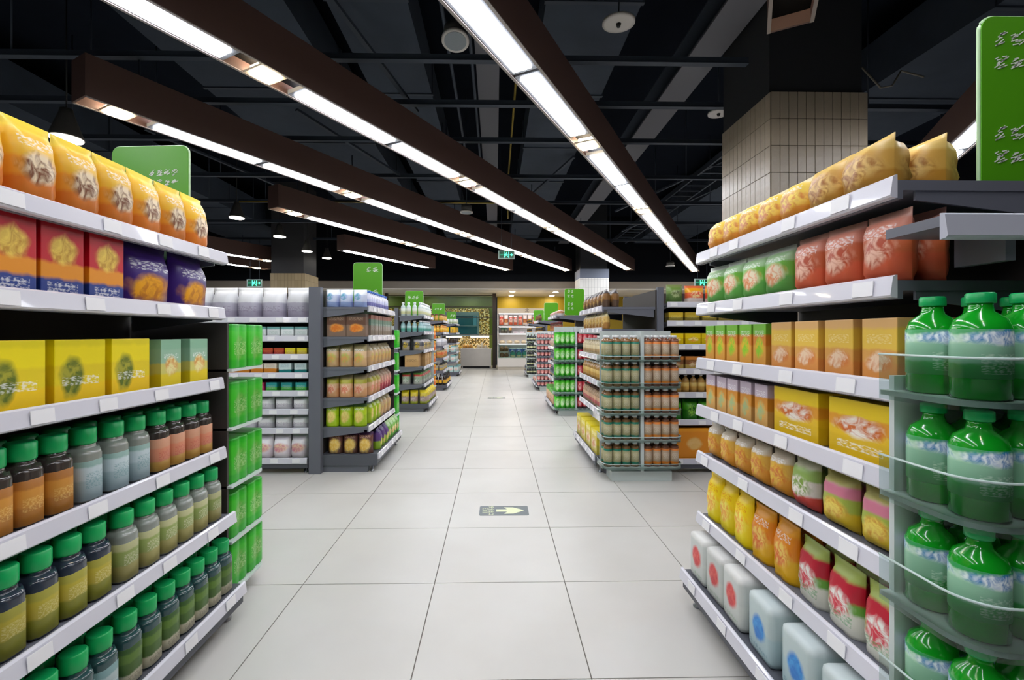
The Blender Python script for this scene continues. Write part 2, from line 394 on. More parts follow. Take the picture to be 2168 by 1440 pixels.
# ------------------------------------------------------------------ light troughs
SL = .555; ANG = math.atan(SL); ZL = 2.98
CA, SA = math.cos(ANG), math.sin(ANG)
def trough(label, X681, ya, yb, spots, zl=ZL, hh=.33, wd=.22, tubes=True):
    """long brown box; local x across, local y along the run (rotated by -ANG)"""
    org = (X681 + (ya - 6.81)*SL, ya, zl)
    r = thing('light_trough', label, 'ceiling light', org, -ANG, 'long brown light troughs')
    Lr = (yb - ya) / CA
    side = MB().box(-.008, .008, 0, Lr, 0, hh).mesh('side_panel', M_BROWN)
    link('side_panel', side, r, (-wd/2, 0, 0)); link('side_panel', side, r, (wd/2, 0, 0))
    lip = MB().box(-.010, .010, 0, Lr, -.006, 0).mesh('bottom_lip', M_RIM)
    link('bottom_lip', lip, r, (-wd/2, 0, 0)); link('bottom_lip', lip, r, (wd/2, 0, 0))
    end = MB().box(-wd/2-.008, wd/2+.008, -.008, .008, 0, hh).mesh('end_panel', M_BROWN)
    link('end_panel', end, r); link('end_panel', end, r, (0, Lr, 0))
    link('inner_tray', MB().box(-wd/2, wd/2, 0, Lr, .075, .085).mesh('inner_tray', M_TROUGHIN), r)
    sp = [(y - ya)/CA for y in spots]
    ring = MB(); a, b = .098, .076
    ring.box(-a, a, -a, -b, -.004, .012).box(-a, a, b, a, -.004, .012).box(-a, -b, -b, b, -.004, .012).box(b, a, -b, b, -.004, .012)
    ring_me = ring.mesh('frame', mat('spot frame', 'd8cdbb', .4))
    lens_me = MB().box(-.074, .074, -.074, .074, -.02, .05, bevel=.012).mesh('lens', M_SPOT)
    for s in sp:
        q = link('spotlight', ring_me, r, (0, s, 0)); link('lens', lens_me, q)
    # fluorescent modules fill the gaps between the spots, two to a gap
    marks = [-.16 if (not sp or sp[0] > .6) else None] + sp + [Lr + .05]
    marks = [m_ for m_ in marks if m_ is not None]
    for s0, s1 in zip(marks, marks[1:]):
        a0, a1 = s0 + .23, s1 - .23
        if a1 - a0 < .35 or not tubes: continue
        n = max(1, round((a1 - a0) / 1.2)); l = (a1 - a0) / n
        for k in range(n):
            y0, y1 = a0 + k*l + .015, a0 + (k+1)*l - .015
            fr = MB().box(-.095, -.068, y0, y1, .0, .03).box(.068, .095, y0, y1, .0, .03).box(-.068, .068, y0, y0+.04, 0, .03).box(-.068, .068, y1-.04, y1, 0, .03)
            q = link('light_panel', fr.mesh('light_panel', mat('panel frame', '8c8f95', .35, metal=.4)), r)
            link('diffuser', MB().box(-.067, .067, y0+.041, y1-.041, -.012, .03).mesh('diffuser', M_TUBE), q)
    rod = MB().tube([(0,0,hh),(0,0,3.5-zl)], .008, 6).mesh('hanger_rod', M_RAILD)
    y = .4
    while y < Lr:
        link('hanger_rod', rod, r, (0, y, 0)); y += 2.4
    return r
trough('brown light trough running nearest the aisle centre, right of the others', 2.2, -1.8, 13.45, [-.5, 2.0, 4.46, 6.81, 9.29, 11.74, 13.2])
trough('brown light trough starting above the top left, second from centre', .33, -1.5, 13.25, [-1.4, .95, 3.29, 5.61, 8.0, 10.53, 12.85])
trough('brown light trough whose near end hangs over the left sign', -1.5, 3.66, 13.3, [3.88, 6.12, 8.52, 10.83, 13.15])
trough('brown light trough starting above the yellow bags, fourth from centre', -3.2, 6.76, 13.3, [7.07, 9.45, 11.93, 13.1])
trough('short far brown light trough over the left sign of the second shelf', -5.19, 10.1, 12.95, [])
trough('brown light trough ending in front of the tiled pillar', 4.03, -1.8, 2.72, [-.2, 2.25])
trough('brown light trough partly behind the large right sign', 5.87, .3, 6.0, [.6, 3.2, 5.8])
trough('warm lit brown trough end beside the dark left column', -8.35, 8.6, 11.95, [9.0, 11.6])
trough('farthest left brown trough, lower in the picture', -10.0, 10.0, 13.2, [12.9])
trough('added unseen brown light trough behind the tiled pillar, for even light', 4.03, 5.0, 13.3, [5.3, 7.7, 10.1, 12.5])  # unseen run, added to balance the light on the right side

# ------------------------------------------------------------------ pendant cone lamps, ceiling speakers
M_CONE = mat('dark grey cone shade', '4a4846', .5)
M_CONEL = mat('pendant glow', 'ffffff', .5, emit='fff6e8', power=9)
def pendant(x, y, z, dia, label):
    r = thing('pendant_lamp', label, 'pendant lamp', (x, y, z), 0, 'cone pendant lamps on the left')
    rr = dia/2
    link('shade', MB().lathe([(rr, 0), (rr*.98, .015), (rr*.45, dia*.85), (rr*.36, dia*1.05), (rr*.1, dia*1.1)], 20).mesh('shade', M_CONE), r)
    link('diffuser', MB().lathe([(rr*.93, -.012), (rr*.93, -.002)], 20).mesh('diffuser', M_CONEL), r)
    link('cord', MB().tube([(0,0,dia*1.1),(0,0,4.75-z)], .006, 6).mesh('cord', M_BLACK), r)
for a in [(-3.98,4.35,2.96,.26,'large cone pendant lamp above the near left yellow bags'),(-4.5,8.1,3.17,.25,'cone pendant lamp just right of the yellow bags end'),
          (-4.55,9.8,3.2,.25,'cone pendant lamp in front of the dark left column'),(-4.22,10.4,3.0,.23,'cone pendant lamp at right edge of the left column'),(-4.25,11.7,3.06,.23,'farthest small cone pendant lamp, right of the left column')]:
    pendant(*a)
M_SPK = mat('speaker white', 'b9b4b0', .5); M_GRILL = mat('speaker grille', '7f868c', .6, noise=.2, nscale=300)
def speaker(x, y, z, d, label, tilt=0., grill=True, h=.1, zt=4.75):
    r = thing('ceiling_speaker', label, 'speaker', (x, y, z), 0, 'round white ceiling speakers')
    r.rotation_euler = (tilt, 0, 0)
    rr = d/2
    link('rim', MB().lathe([(rr*.82,-.006),(rr,-.006),(rr,.012),(rr*.82,.02)], 28).mesh('rim', M_SPK), r)
    if grill:
        link('grille', MB().lathe([(rr*.8,-.009),(rr*.8,-.005)], 28).mesh('grille', M_GRILL), r)
        link('can', MB().lathe([(rr*.85,.02),(rr*.85,h),(rr*.5,h+.02)], 24).mesh('can', M_CONE), r)
    else:
        link('hub', MB().lathe([(.012,-.03),(.02,-.005)], 12).mesh('hub', M_BLACK), r)
    link('rod', MB().tube([(0,0,.02),(0,0,zt-z)], .006, 6).mesh('rod', M_RAILD), r)
speaker(-.29, 3.34, 3.27, .2, 'round white speaker can left of the centre trough', R(-14))
speaker(.90, 3.35, 3.42, .235, 'flat white ceiling disc right of the centre trough', R(4), False, zt=3.9)
speaker(2.42, 4.95, 3.54, .22, 'white ceiling disc half hidden behind the tiled pillar', R(0), False)
speaker(-.44, 7.0, 2.99, .19, 'small white speaker above the far end of the aisle', 0)
speaker(4.55, 11.9, 2.91, .22, 'tiny white speaker between the trough ends, far right', 0, zt=3.9)

# ------------------------------------------------------------------ tiled columns
M_CTILE = mat('beige ribbed column tile', 'ac9f8c', .32, noise=.07, nscale=18, bump=.35)
M_CGROUT = mat('column joint', '4c443d', .8)
M_CDARK = mat('charcoal column paint', '2b2c30', .7)
colo = thing('tiled_pillar', 'large beige tiled pillar behind the right shelves', 'pillar', (2.72, 4.23, 0))
cw, cz = .41, 3.18
link('core', MB().box(-cw, cw, -cw, cw, 0, cz-.004).mesh('core', M_CGROUT), colo)
link('upper_shaft', MB().box(-cw-.002, cw-.03, -cw+.02, cw-.02, cz-.004, 4.75).mesh('upper_shaft', M_CDARK), colo)
tw, th = .82/11, .2265
ct = MB().box(-tw/2+.0022, tw/2-.0022, -.006, 0, .0022, th-.0022, bevel=.002).mesh('tile', M_CTILE)
for row in range(0, 9):
    z = cz - (row+1)*th
    for k in range(11):
        u = -cw + (k+.5)*tw
        link('tile', ct, colo, (u, -cw, z))
        link('tile', ct, colo, (-cw, u, z), R(-90))
rest = MB()
for row in range(0, 14):
    z = cz - (row+1)*th
    for k in range(11):
        u = -cw + (k+.5)*tw
        if row >= 9:
            rest.box(u-tw/2+.002, u+tw/2-.002, -cw-.006, -cw, z+.002, z+th-.002)
            rest.box(-cw-.006, -cw, u-tw/2+.002, u+tw/2-.002, z+.002, z+th-.002)
        rest.box(cw, cw+.006, u-tw/2+.002, u+tw/2-.002, z+.002, z+th-.002)
o = link('tile_field', rest.mesh('tile_field', M_CTILE), colo); o['kind'] = 'stuff'
o = link('roof_cable', MB().tube([(.36,-.2,cz+.35),(.5,-.25,cz+.3),(.62,-.3,cz+.1),(.72,-.3,cz+.12),(.8,-.3,cz+.25),(1.0,-.3,cz+.2)], .008).mesh('roof_cable', mat('pale cable', '6d675c', .6)), colo)

def brick_tile(name, c1, c2, mort, sx, sz):
    m = bpy.data.materials.new(name); m.use_nodes = True; nt = m.node_tree; b = nt.nodes['Principled BSDF']; b.inputs['Roughness'].default_value = .35
    geo = nt.nodes.new('ShaderNodeTexCoord'); sp = nt.nodes.new('ShaderNodeSeparateXYZ'); nt.links.new(geo.outputs['Object'], sp.inputs[0])
    ad = nt.nodes.new('ShaderNodeMath'); nt.links.new(sp.outputs[0], ad.inputs[0]); nt.links.new(sp.outputs[1], ad.inputs[1])
    cb = nt.nodes.new('ShaderNodeCombineXYZ'); nt.links.new(ad.outputs[0], cb.inputs[0]); nt.links.new(sp.outputs[2], cb.inputs[1])
    br = nt.nodes.new('ShaderNodeTexBrick'); br.offset = 0; br.inputs['Scale'].default_value = 1
    br.inputs['Brick Width'].default_value = sx; br.inputs['Row Height'].default_value = sz; br.inputs['Mortar Size'].default_value = .003
    br.inputs['Color1'].default_value = lin(c1); br.inputs['Color2'].default_value = lin(c2); br.inputs['Mortar'].default_value = lin(mort)
    nt.links.new(cb.outputs[0], br.inputs['Vector']); nt.links.new(br.outputs[0], b.inputs['Base Color'])
    return m
def small_column(label, x, y, ztile, zband, cwid, tm, bm_, top):
    r = thing('tiled_column', label, 'pillar', (x, y, 0))
    link('tiled_shaft', MB().box(-cwid, cwid, -cwid, cwid, 0, ztile).mesh('tiled_shaft', tm), r)
    if zband > ztile: link('band', MB().box(-cwid-.004, cwid+.004, -cwid-.004, cwid+.004, ztile, zband).mesh('band', bm_), r)
    link('upper_shaft', MB().box(-cwid+.02, cwid-.04, -cwid+.02, cwid-.02, zband, 4.75).mesh('upper_shaft', top), r)
small_column('white tiled column standing at the far right of the aisle', 2.72, 13.0, 2.685, 2.93, .4, brick_tile('white column tile', 'dcdad4', 'd2d0ca', '9c9a96', .08, .22), mat('blue grey band', '6a7180', .6), M_CDARK)
small_column('dark left column with a beige tiled lower part', -4.92, 11.4, 2.58, 2.58, .41, brick_tile('beige column tile', 'b3a182', 'a99878', '6d5f4a', .08, .22), M_CDARK, mat('charcoal column paint light', '3a3a3d', .7))

# ------------------------------------------------------------------ product shapes
def bag_mesh(w, h, d, m, pouch=True, seed=0):
    rnd = random.Random(seed)
    mb = MB(); bm = mb.bm
    nx, nz = 7, 9
    def th(u, v):
        side = max(0, 1 - abs(u) ** 4.5) ** .5
        if pouch: pv = (.8 + .2 * math.sin(min(1, v/.4) * math.pi/2)) if v < .5 else max(0, 1 - ((v - .5)/.43) ** 2.4) ** .8
        else: pv = max(0, 1 - abs((v - .47)/.46) ** 3.6) ** .5
        if v > .93: pv = 0
        return d/2 * side * pv + .0012
    front, back = [], []
    wob = [[rnd.uniform(-1, 1) for _ in range(nx+1)] for _ in range(nz+1)]
    for j in range(nz+1):
        v = [0, .06, .16, .3, .45, .6, .74, .86, .93, 1.0][j]
        pinch = 1 - .04*math.sin(v*math.pi)
        fr, bk = [], []
        for i in range(nx+1):
            u = -1 + 2*i/nx
            t = th(u, v) * (1 + .10*wob[j][i])
            x = u*w/2*pinch
            fr.append(bm.verts.new((x, -t, v*h))); bk.append(bm.verts.new((x, t, v*h)))
        front.append(fr); back.append(bk)
    fs = []
    for j in range(nz):
        for i in range(nx):
            fs.append(bm.faces.new((front[j][i], front[j][i+1], front[j+1][i+1], front[j+1][i])))
            fs.append(bm.faces.new((back[j][i+1], back[j][i], back[j+1][i], back[j+1][i+1])))
        fs.append(bm.faces.new((back[j][0], front[j][0], front[j+1][0], back[j+1][0])))
        fs.append(bm.faces.new((front[j][nx], back[j][nx], back[j+1][nx], front[j+1][nx])))
    for i in range(nx):
        fs.append(bm.faces.new((front[0][i+1], front[0][i], back[0][i], back[0][i+1])))
        fs.append(bm.faces.new((front[nz][i], front[nz][i+1], back[nz][i+1], back[nz][i])))
    for f in fs: f.smooth = True
    return mb.mesh('bag', m)
def box_mesh(w, h, d, m):
    return MB().box(-w/2, w/2, -d/2, d/2, 0, h, bevel=min(w, d, h)*.025).mesh('carton', m)
def softpack_mesh(w, h, d, m):
    me = MB().box(-w/2, w/2, -d/2, d/2, 0, h, bevel=min(w, d, h)*.16).mesh('soft_pack', m)
    for p in me.polygons: p.use_smooth = True
    return me
def multipack_mesh(w, h, d, m, n=3):
    """shrink wrapped row of n rounded packs: lobed outline extruded, slightly crowned"""
    pts = []
    st = 8
    for side in range(2):
        for k in range(n):
            for a in range(st):
                t = a/st; ph = math.pi*t
                x = -w/2 + (k + t)*w/n; y = -d/2 - .006*math.sin(ph) + .006
                pts.append((x, y) if side == 0 else (-x, -y))
    mb = MB(); bm = mb.bm
    rings = []
    for z, s in ((0, .965), (h*.04, 1), (h*.96, 1), (h, .955)):
        rings.append([bm.verts.new((x*s, y*s, z)) for x, y in pts])
    nn = len(pts)
    for A, B in zip(rings, rings[1:]):
        for k in range(nn): bm.faces.new((A[k], A[(k+1)%nn], B[(k+1)%nn], B[k])).smooth = True
    bm.faces.new(rings[0][::-1]); bm.faces.new(rings[-1])
    return mb.mesh('multipack', m)
def bottle_parts(w, h, body, cap, label, neck=.36, caph=.12, shoulder=.62, lab=(.14,.55), seg=16, sq=0.):
    r = w/2
    b = MB().lathe([(r*.86,0),(r,h*.025),(r*.985,h*.3),(r,h*shoulder),(r*.86,h*(shoulder+.09)),(r*neck*1.15,h*(1-caph-.08)),(r*neck,h*(1-caph-.03)),(r*neck,h*(1-caph+.01))], seg, sq=sq).mesh('bottle', body)
    c = MB().lathe([(r*neck*1.2,h*(1-caph)),(r*neck*1.25,h*(1-caph*.9)),(r*neck*1.25,h*.985),(r*neck*1.1,h)], 12).mesh('cap', cap)
    parts = [(None, b), ('cap', c)]
    if label:
        l = MB().lathe([(r*.99,h*lab[0]),(r*1.012,h*(lab[0]+.005)),(r*1.012,h*(lab[1]-.005)),(r*.99,h*lab[1])], seg, sq=sq).mesh('label', label)
        parts.append(('label', l))
    return parts
def can_mesh(w, h, m, metal, seg=16):
    r = w/2
    mb = MB()
    mb.lathe([(r*.82,.0),(r*.97,h*.05),(r,h*.08),(r,h*.9),(r*.9,h*.95)], seg); mb.mi = 1
    mb.lathe([(r*.84,h*.95),(r*.87,h*.955),(r*.87,h*.99),(r*.8,h*.985)], seg)
    return mb.mesh('can', m, metal)
def jar_parts(w, h, body, lid, label):
    r = w/2
    b = MB().lathe([(r*.9,0),(r,h*.05),(r,h*.72),(r*.85,h*.8),(r*.85,h*.84)], 16).mesh('jar', body)
    l = MB().lathe([(r*.92,h*.82),(r*.95,h*.83),(r*.95,h*.98),(r*.88,h)], 16).mesh('lid', lid)
    ps = [(None, b), ('lid', l)]
    if label: ps.append(('label', MB().lathe([(r,h*.15),(r*1.012,h*.16),(r*1.012,h*.62),(r,h*.63)], 16).mesh('label', label)))
    return ps

PROD = {}
def P(key, name, cat, desc, parts, w, h, d): PROD[key] = dict(name=name, cat=cat, desc=desc, parts=parts, w=w, h=h, d=d)
def bag(key, desc, w, h, d, m, pouch=True, cat='bag', name='snack_bag'): P(key, name, cat, desc, [(None, bag_mesh(w, h, d, m, pouch, len(PROD)))], w, h, d)
def carton(key, desc, w, h, d, m, name='carton', cat='carton'): P(key, name, cat, desc, [(None, box_mesh(w, h, d, m))], w, h, d)
def bottle(key, desc, w, h, body, cap, label, name=None, cat='bottle', **k):
    name = name or {'l':'tea_bottle','r':'soda_bottle','t':'juice_bottle','m':'lotion_bottle','n':'water_bottle','o':'sauce_bottle','s':'drink_bottle','v':'drink_bottle','k':'dark_bottle'}[key[0]]
    P(key, name, cat, desc, bottle_parts(w, h, body, cap, label, **k), w, h, w)
def softpack(key, desc, w, h, d, m): P(key, 'soft_pack', 'pack', desc, [(None, softpack_mesh(w, h, d, m))], w, h, d)
def can(key, desc, w, h, m): P(key, 'drink_can', 'can', desc, [(None, can_mesh(w, h, m, M_STEEL))], w, h, w)
def jar(key, desc, w, h, body, lid, label): P(key, 'jar', 'jar', desc, jar_parts(w, h, body, lid, label), w, h, w)
def mpack(key, desc, w, h, d, m, n=3): P(key, 'multipack', 'multipack', desc, [(None, multipack_mesh(w, h, d, m, n))], w, h, d)

class Frame:
    def __init__(s, x, y, rot): s.x, s.y, s.rot = x, y, rot; s.c, s.n = math.cos(rot), math.sin(rot)
    def at(s, lx, ly, z): return (s.x + lx*s.c - ly*s.n, s.y + lx*s.n + ly*s.c, z)
def put(key, loc, rot, label, group, tilt=None):
    p = PROD[key]; root = None
    for pn, me in p['parts']:
        if pn is None:
            root = link(p['name'], me, None, loc, (tilt or 0, 0, rot)); tag(root, label, p['cat'], group)
        else: link(pn, me, root)
    return root
NTH = ['first','second','third','fourth','fifth','sixth','seventh','eighth','ninth','tenth','eleventh','twelfth','thirteenth','fourteenth','fifteenth','sixteenth','seventeenth','eighteenth','nineteenth','twentieth']
def fill(fr, lx0, lx1, yf, z, key, where, rows=1, gap=.004, stack=1, jit=.03, dz=0., n=None, tilt=None, face=0.):
    """one kind of product side by side along a shelf, front row at local y = yf"""
    p = PROD[key]
    w_, d_ = (p['w'], p['d']) if abs(math.sin(face)) < .5 else (p['d'], p['w'])
    cnt = n or max(1, int((lx1 - lx0 + .001) / (w_ + gap)))
    pitch = (lx1 - lx0) / cnt
    if p['cat'] == 'bag' and jit == .03: jit = .09
    frm = 'far end' if abs(fr.n) > .5 else 'left'
    plural = p['desc'].split(' with ')[0]
    group = f"{plural} group, {where}"
    for r_ in range(rows):
        for k in range(cnt):
            nth = NTH[k] if frm != 'far end' or fr.n < .5 else NTH[cnt - 1 - k]
            if cnt == 1: who = 'front one' if rows > 1 and r_ == 0 else ('one behind' if rows > 1 else 'only one')
            else: who = ('' if r_ == 0 else ('back row ' if r_ == rows-1 else 'middle row ')) + f"{nth} from {frm}"
            label = f"{p['desc']}, {who}, {where}"
            for s in range(stack):
                lx = lx0 + (k + .5)*pitch + random.uniform(-1, 1)*min(.003, max(0, (pitch - w_)*.3))
                ly = yf + d_/2 + .004 + r_*(d_ + .006) + random.uniform(0, .004)
                put(key, fr.at(lx, ly, z + .0005 + s*(p['h'] + .0005)), fr.rot + face + random.uniform(-jit, jit), label, group, tilt)

# ------------------------------------------------------------------ shelving
ORD = ['top', 'second', 'third', 'fourth', 'fifth', 'sixth', 'seventh', 'eighth', 'ninth']
def rail_mesh(L, h=.05, m=M_RAIL):
    mb = MB()
    poly = [(0,0),(-.012,.002),(-.016,.006),(-.010,h-.004),(-.004,h),(0,h)]
    M = Matrix(((0,0,1,0),(1,0,0,0),(0,1,0,0),(0,0,0,1)))      # poly x->y, y->z, extrude->x
    mb.prism(poly, 0, L, M)
    return mb.mesh('price_rail', m)
TAGME = MB().box(-.03, .03, -.002, 0, 0, .034).mesh('price_tag', M_TAG)
TAGPR = MB().box(-.022, .004, -.0028, -.002, .018, .028).box(-.022, .022, -.0028, -.002, .006, .011).mesh('print', M_TAGP)
def shelf(parent, L, dep, zs, yb=0., rail=True, tags=5, m=M_GREY, thick=.022, lx0=0., rh=.05, ptags=None):
    """shelf with top surface zs, back at yb, front at yb-dep"""
    mb = MB().box(lx0, lx0+L, yb-dep, yb, zs-thick, zs)
    mb.box(lx0, lx0+L, yb-dep, yb-dep+.012, zs-.04, zs-thick)
    s = link('shelf', mb.mesh('shelf', m), parent)
    if rail:
        link('price_rail', rail_mesh(L, rh), s, (lx0, yb-dep, zs-rh+.012))
        for k in range(tags):
            q = link('price_tag', TAGME, s, (lx0 + (k + .5 + random.uniform(-.22,.22))*L/tags, yb-dep-.0165, zs-rh+.02))
            q.rotation_euler = (R(-5), 0, 0)
    for x in (lx0+.006, lx0+L-.006):
        br = MB(); M = Matrix(((0,0,1,x-.003),(1,0,0,0),(0,1,0,0),(0,0,0,1)))
        br.prism([(yb-.01, zs-thick-.065),(yb-.01, zs-thick),(yb-dep*.9, zs-thick),(yb-dep*.9, zs-thick-.02)], 0, .006, M)
        link('bracket', br.mesh('bracket', m), s)
    return s
def gondola(label, x, y, rot, L, db, du, zc, ph=1.53, deps=None, posts=None, rear_foot=True, tags=5, rails=True, name='gondola_shelf'):
    """zc: rail centre heights from top down to the base deck"""
    r = thing(name, label, 'shelving', (x, y, 0), rot)
    fr = Frame(x, y, rot)
    link('back_panel', MB().box(0, L, .0, .012, .1, ph-.02).mesh('back_panel', M_BACK), r)
    for px in (posts or (0, L)):
        up = MB().box(px-.02, px+.02, .012, .062, .0, ph)
        u = link('upright', up.mesh('upright', M_GREY), r)
    lev = []
    for i, z in enumerate(zc[:-1]):
        dep = deps[i] if deps else du
        zs = z + .013
        shelf(r, L, dep, zs, 0, rails, tags)
        lev.append((zs, -dep))
    zs = zc[-1] + .013
    b = link('base_deck', MB().box(0, L, -db, 0, zs-.03, zs).box(0, L, -db, -db+.012, zs-.075, zs-.03).mesh('base_deck', M_DGREY), r)
    if rails:
        link('price_rail', rail_mesh(L), b, (0, -db, zs-.04))
        for k in range(tags): link('price_tag', TAGME, b, (((k+.5)*L/tags), -db-.0165, zs-.03)).rotation_euler = (R(-5),0,0)
    link('kick_plate', MB().box(.01, L-.01, -db+.07, -db+.08, .02, zs-.03).mesh('kick_plate', M_DGREY), r)
    for px in (.03, L-.03):
        for py in (-db+.05,):
            link('foot', MB().lathe([(.018,0),(.02,.006),(.008,.012),(.008,zs-.05)], 10).mesh('foot', M_STEEL), r, (px, py, 0))
        link('base_foot', MB().box(px-.03, px+.03, -db+.08, .07, .0, .085).mesh('base_foot', M_GREY), r)
    lev.append((zs, -db))
    return fr, lev, r
def rack(label, x, y, rot, w, d, tiers, fence=.085, top=None, divider=False, bm=None):
    """end display rack with rounded trays, clear fences and a pale plinth; front faces local -y, back at y=0"""
    r = thing('display_rack', label, 'display rack', (x, y, 0), rot)
    fr = Frame(x, y, rot)
    def outline(e):
        W, D, c = w/2 + e, d + e, .07
        pts = [(W, 0)]
        for k in range(7):
            a = k/6*math.pi/2; pts.append((W - c + c*math.cos(a), -D + c - c*math.sin(a)))
        for k in range(7):
            a = k/6*math.pi/2; pts.append((-W + c - c*math.sin(a), -D + c - c*math.cos(a)))
        return pts + [(-W, 0)]
    po = outline(0)
    link('plinth', MB().box(-w*.38, w*.38, -d+.045, -.01, 0, .075).mesh('plinth', M_RACK), r)
    link('back_board', MB().box(-w/2+.02, w/2-.02, -.012, 0, .08, (top or tiers[0]+.2)).mesh('back_board', bm or M_RACK), r)
    if divider: link('divider_post', MB().box(-.012, .012, -d+.03, -.012, .08, (top or tiers[0]+.2)).mesh('divider_post', M_RACK), r)
    for i, z in enumerate(tiers):
        t = link('tray', MB().prism(po, z-.010, z).mesh('tray', M_RACK), r)
        if fence:
            mb = MB(); bm = mb.bm
            A = outline(.002); B = outline(-.001)
            a0 = [bm.verts.new((px, py, z-.018)) for px, py in A]; a1 = [bm.verts.new((px, py, z+fence)) for px, py in A]
            for k in range(len(A)-1):
                f = bm.faces.new((a0[k], a0[k+1], a1[k+1], a1[k])); f.smooth = True
            link('clear_fence', mb.mesh('clear_fence', M_ACR), t)
            link('fence_edge', MB().tube([(px, py, z+fence) for px, py in A], .0025, 5).mesh('fence_edge', mat('pale acrylic edge', 'c4d6d2', .2)), t)
    return fr, r
M_GLYPH = M_LETTER
def scribble(rows, cols, cell, seed):
    """clusters of small strokes: the lettering on the signs cannot be read in the photograph"""
    rnd = random.Random(seed); mb = MB()
    for j in range(rows):
        for i in range(cols):
            ox, oz = i*cell*1.15, -j*cell*1.5
            for k in range(11):
                sl = cell*.35
                z = oz + rnd.uniform(0, .85)*cell; x = ox + rnd.uniform(0, .6)*cell; l = rnd.uniform(.25,.5)*cell
                mb.bar((x, -.0004, z), (x + l, -.0004, z + rnd.uniform(.2,.8)*l), .0008, cell*.065)
    return mb.mesh('lettering', M_LETTER)
def sign(label, x0, x1, y, z0, z1, letters, rot=0., pole=None, px=0.):
    wd, h = x1 - x0, z1 - z0
    r = thing('aisle_sign', label, 'sign', ((x0+x1)/2, y, z0), rot, 'leaf green aisle signs')
    c = .03; pts = []
    for cx_, cz_, a0 in ((wd/2-c, c, -90), (wd/2-c, h-c, 0), (-wd/2+c, h-c, 90), (-wd/2+c, c, 180)):
        for k in range(6):
            a = R(a0 + k*18); pts.append((cx_ + c*math.cos(a), cz_ + c*math.sin(a)))
    link('panel', MB().prism(pts, -.006, .006, RX90).mesh('panel', M_SIGN), r)
    e = MB().tube([(px*1.004, 0, pz) for px, pz in pts] + [(pts[0][0]*1.004, 0, pts[0][1])], .004, 6)
    link('edge_trim', e.mesh('edge_trim', M_SIGNEDGE), r)
    for lx, lz, rows, cols, cell in letters:
        link('lettering', scribble(rows, cols, cell, int(lx*1000)+rows), r, (lx*wd, -.0065, lz*h))
    if pole: link('pole', MB().box(px-.012, px+.012, .006, .03, pole-z0, h*.7).mesh('pole', M_STEEL), r)
    return r

# ------------------------------------------------------------------ product kinds
pm = print_mat
GREENCAP = mat('bright green cap', '0fa85a', .35); WHITECAP = mat('white cap', 'e8eaec', .4); TEALCAP = mat('teal cap', '1d7a66', .4)
BROWNCAP = mat('brown cap', '5a3d2c', .4); BLACKCAP = mat('black cap', '1b1a1c', .4); BLUECAP = mat('blue cap', '3f6fc0', .4); ORANGECAP = mat('orange cap', 'e8861a', .4)
DARKTEA = mat('dark tea body', '3b3431', .15, coat=.4); NAVY = mat('dark slate body', '2c3542', .15, coat=.4); TEALB = mat('dark teal body', '2a4a4c', .15, coat=.4); GREYB = mat('smoky grey body', '8a8f88', .15, coat=.4)
SODAG = mat('green soda bottle', '10a020', .15, coat=.5); CLEARB = mat('pale clear bottle', 'c8d4d2', .12, coat=.5); AMBER = mat('amber juice', 'b58a4a', .2, coat=.4); OILB = mat('golden oil', 'c99a2a', .15, coat=.4)

# front left
bag('l1', 'yellow and orange snack bag', .118, .205, .085, pm('yellow orange snack print', [(0,'dc7a1c'),(.3,'eca02a'),(.52,'f0bc28'),(.84,'f5d236')], (.5,.42,.34,.2,'7a4420','f2dcb8'), [(.66,.78)]))
carton('l2a', 'red carton with round picture', .116, .19, .075, pm('red carton print', [(0,'27408c'),(.25,'e8941c'),(.46,'c8182c'),(.9,'a81424')], (.5,.66,.34,.2,'f2d25a','c9952e'), [(.05,.2)]))
bag('l2b', 'purple crisps bag', .205, .2, .09, pm('purple snack print', [(0,'3c1a78'),(.8,'4a2390'),(.9,'301460')], (.5,.26,.4,.22,'f0a818','c97a10'), [(.56,.72)]))
carton('l3a', 'bright yellow plant carton', .15, .172, .08, pm('yellow plant print', [(0,'f0c814'),(.3,'e8cf1c'),(.6,'f2de0a'),(.9,'e4d208')], (.32,.42,.22,.34,'5c6e1e','a8a434'), [(.28,.42)]))
carton('l3b', 'pale teal and yellow carton', .1, .168, .07, pm('teal yellow print', [(0,'e8cf20'),(.3,'d8cf70'),(.5,'9cc4a8'),(.8,'8fbf9f')], (.5,.45,.3,.2,'f2e6a0','e0a050'), [(.6,.7)]))
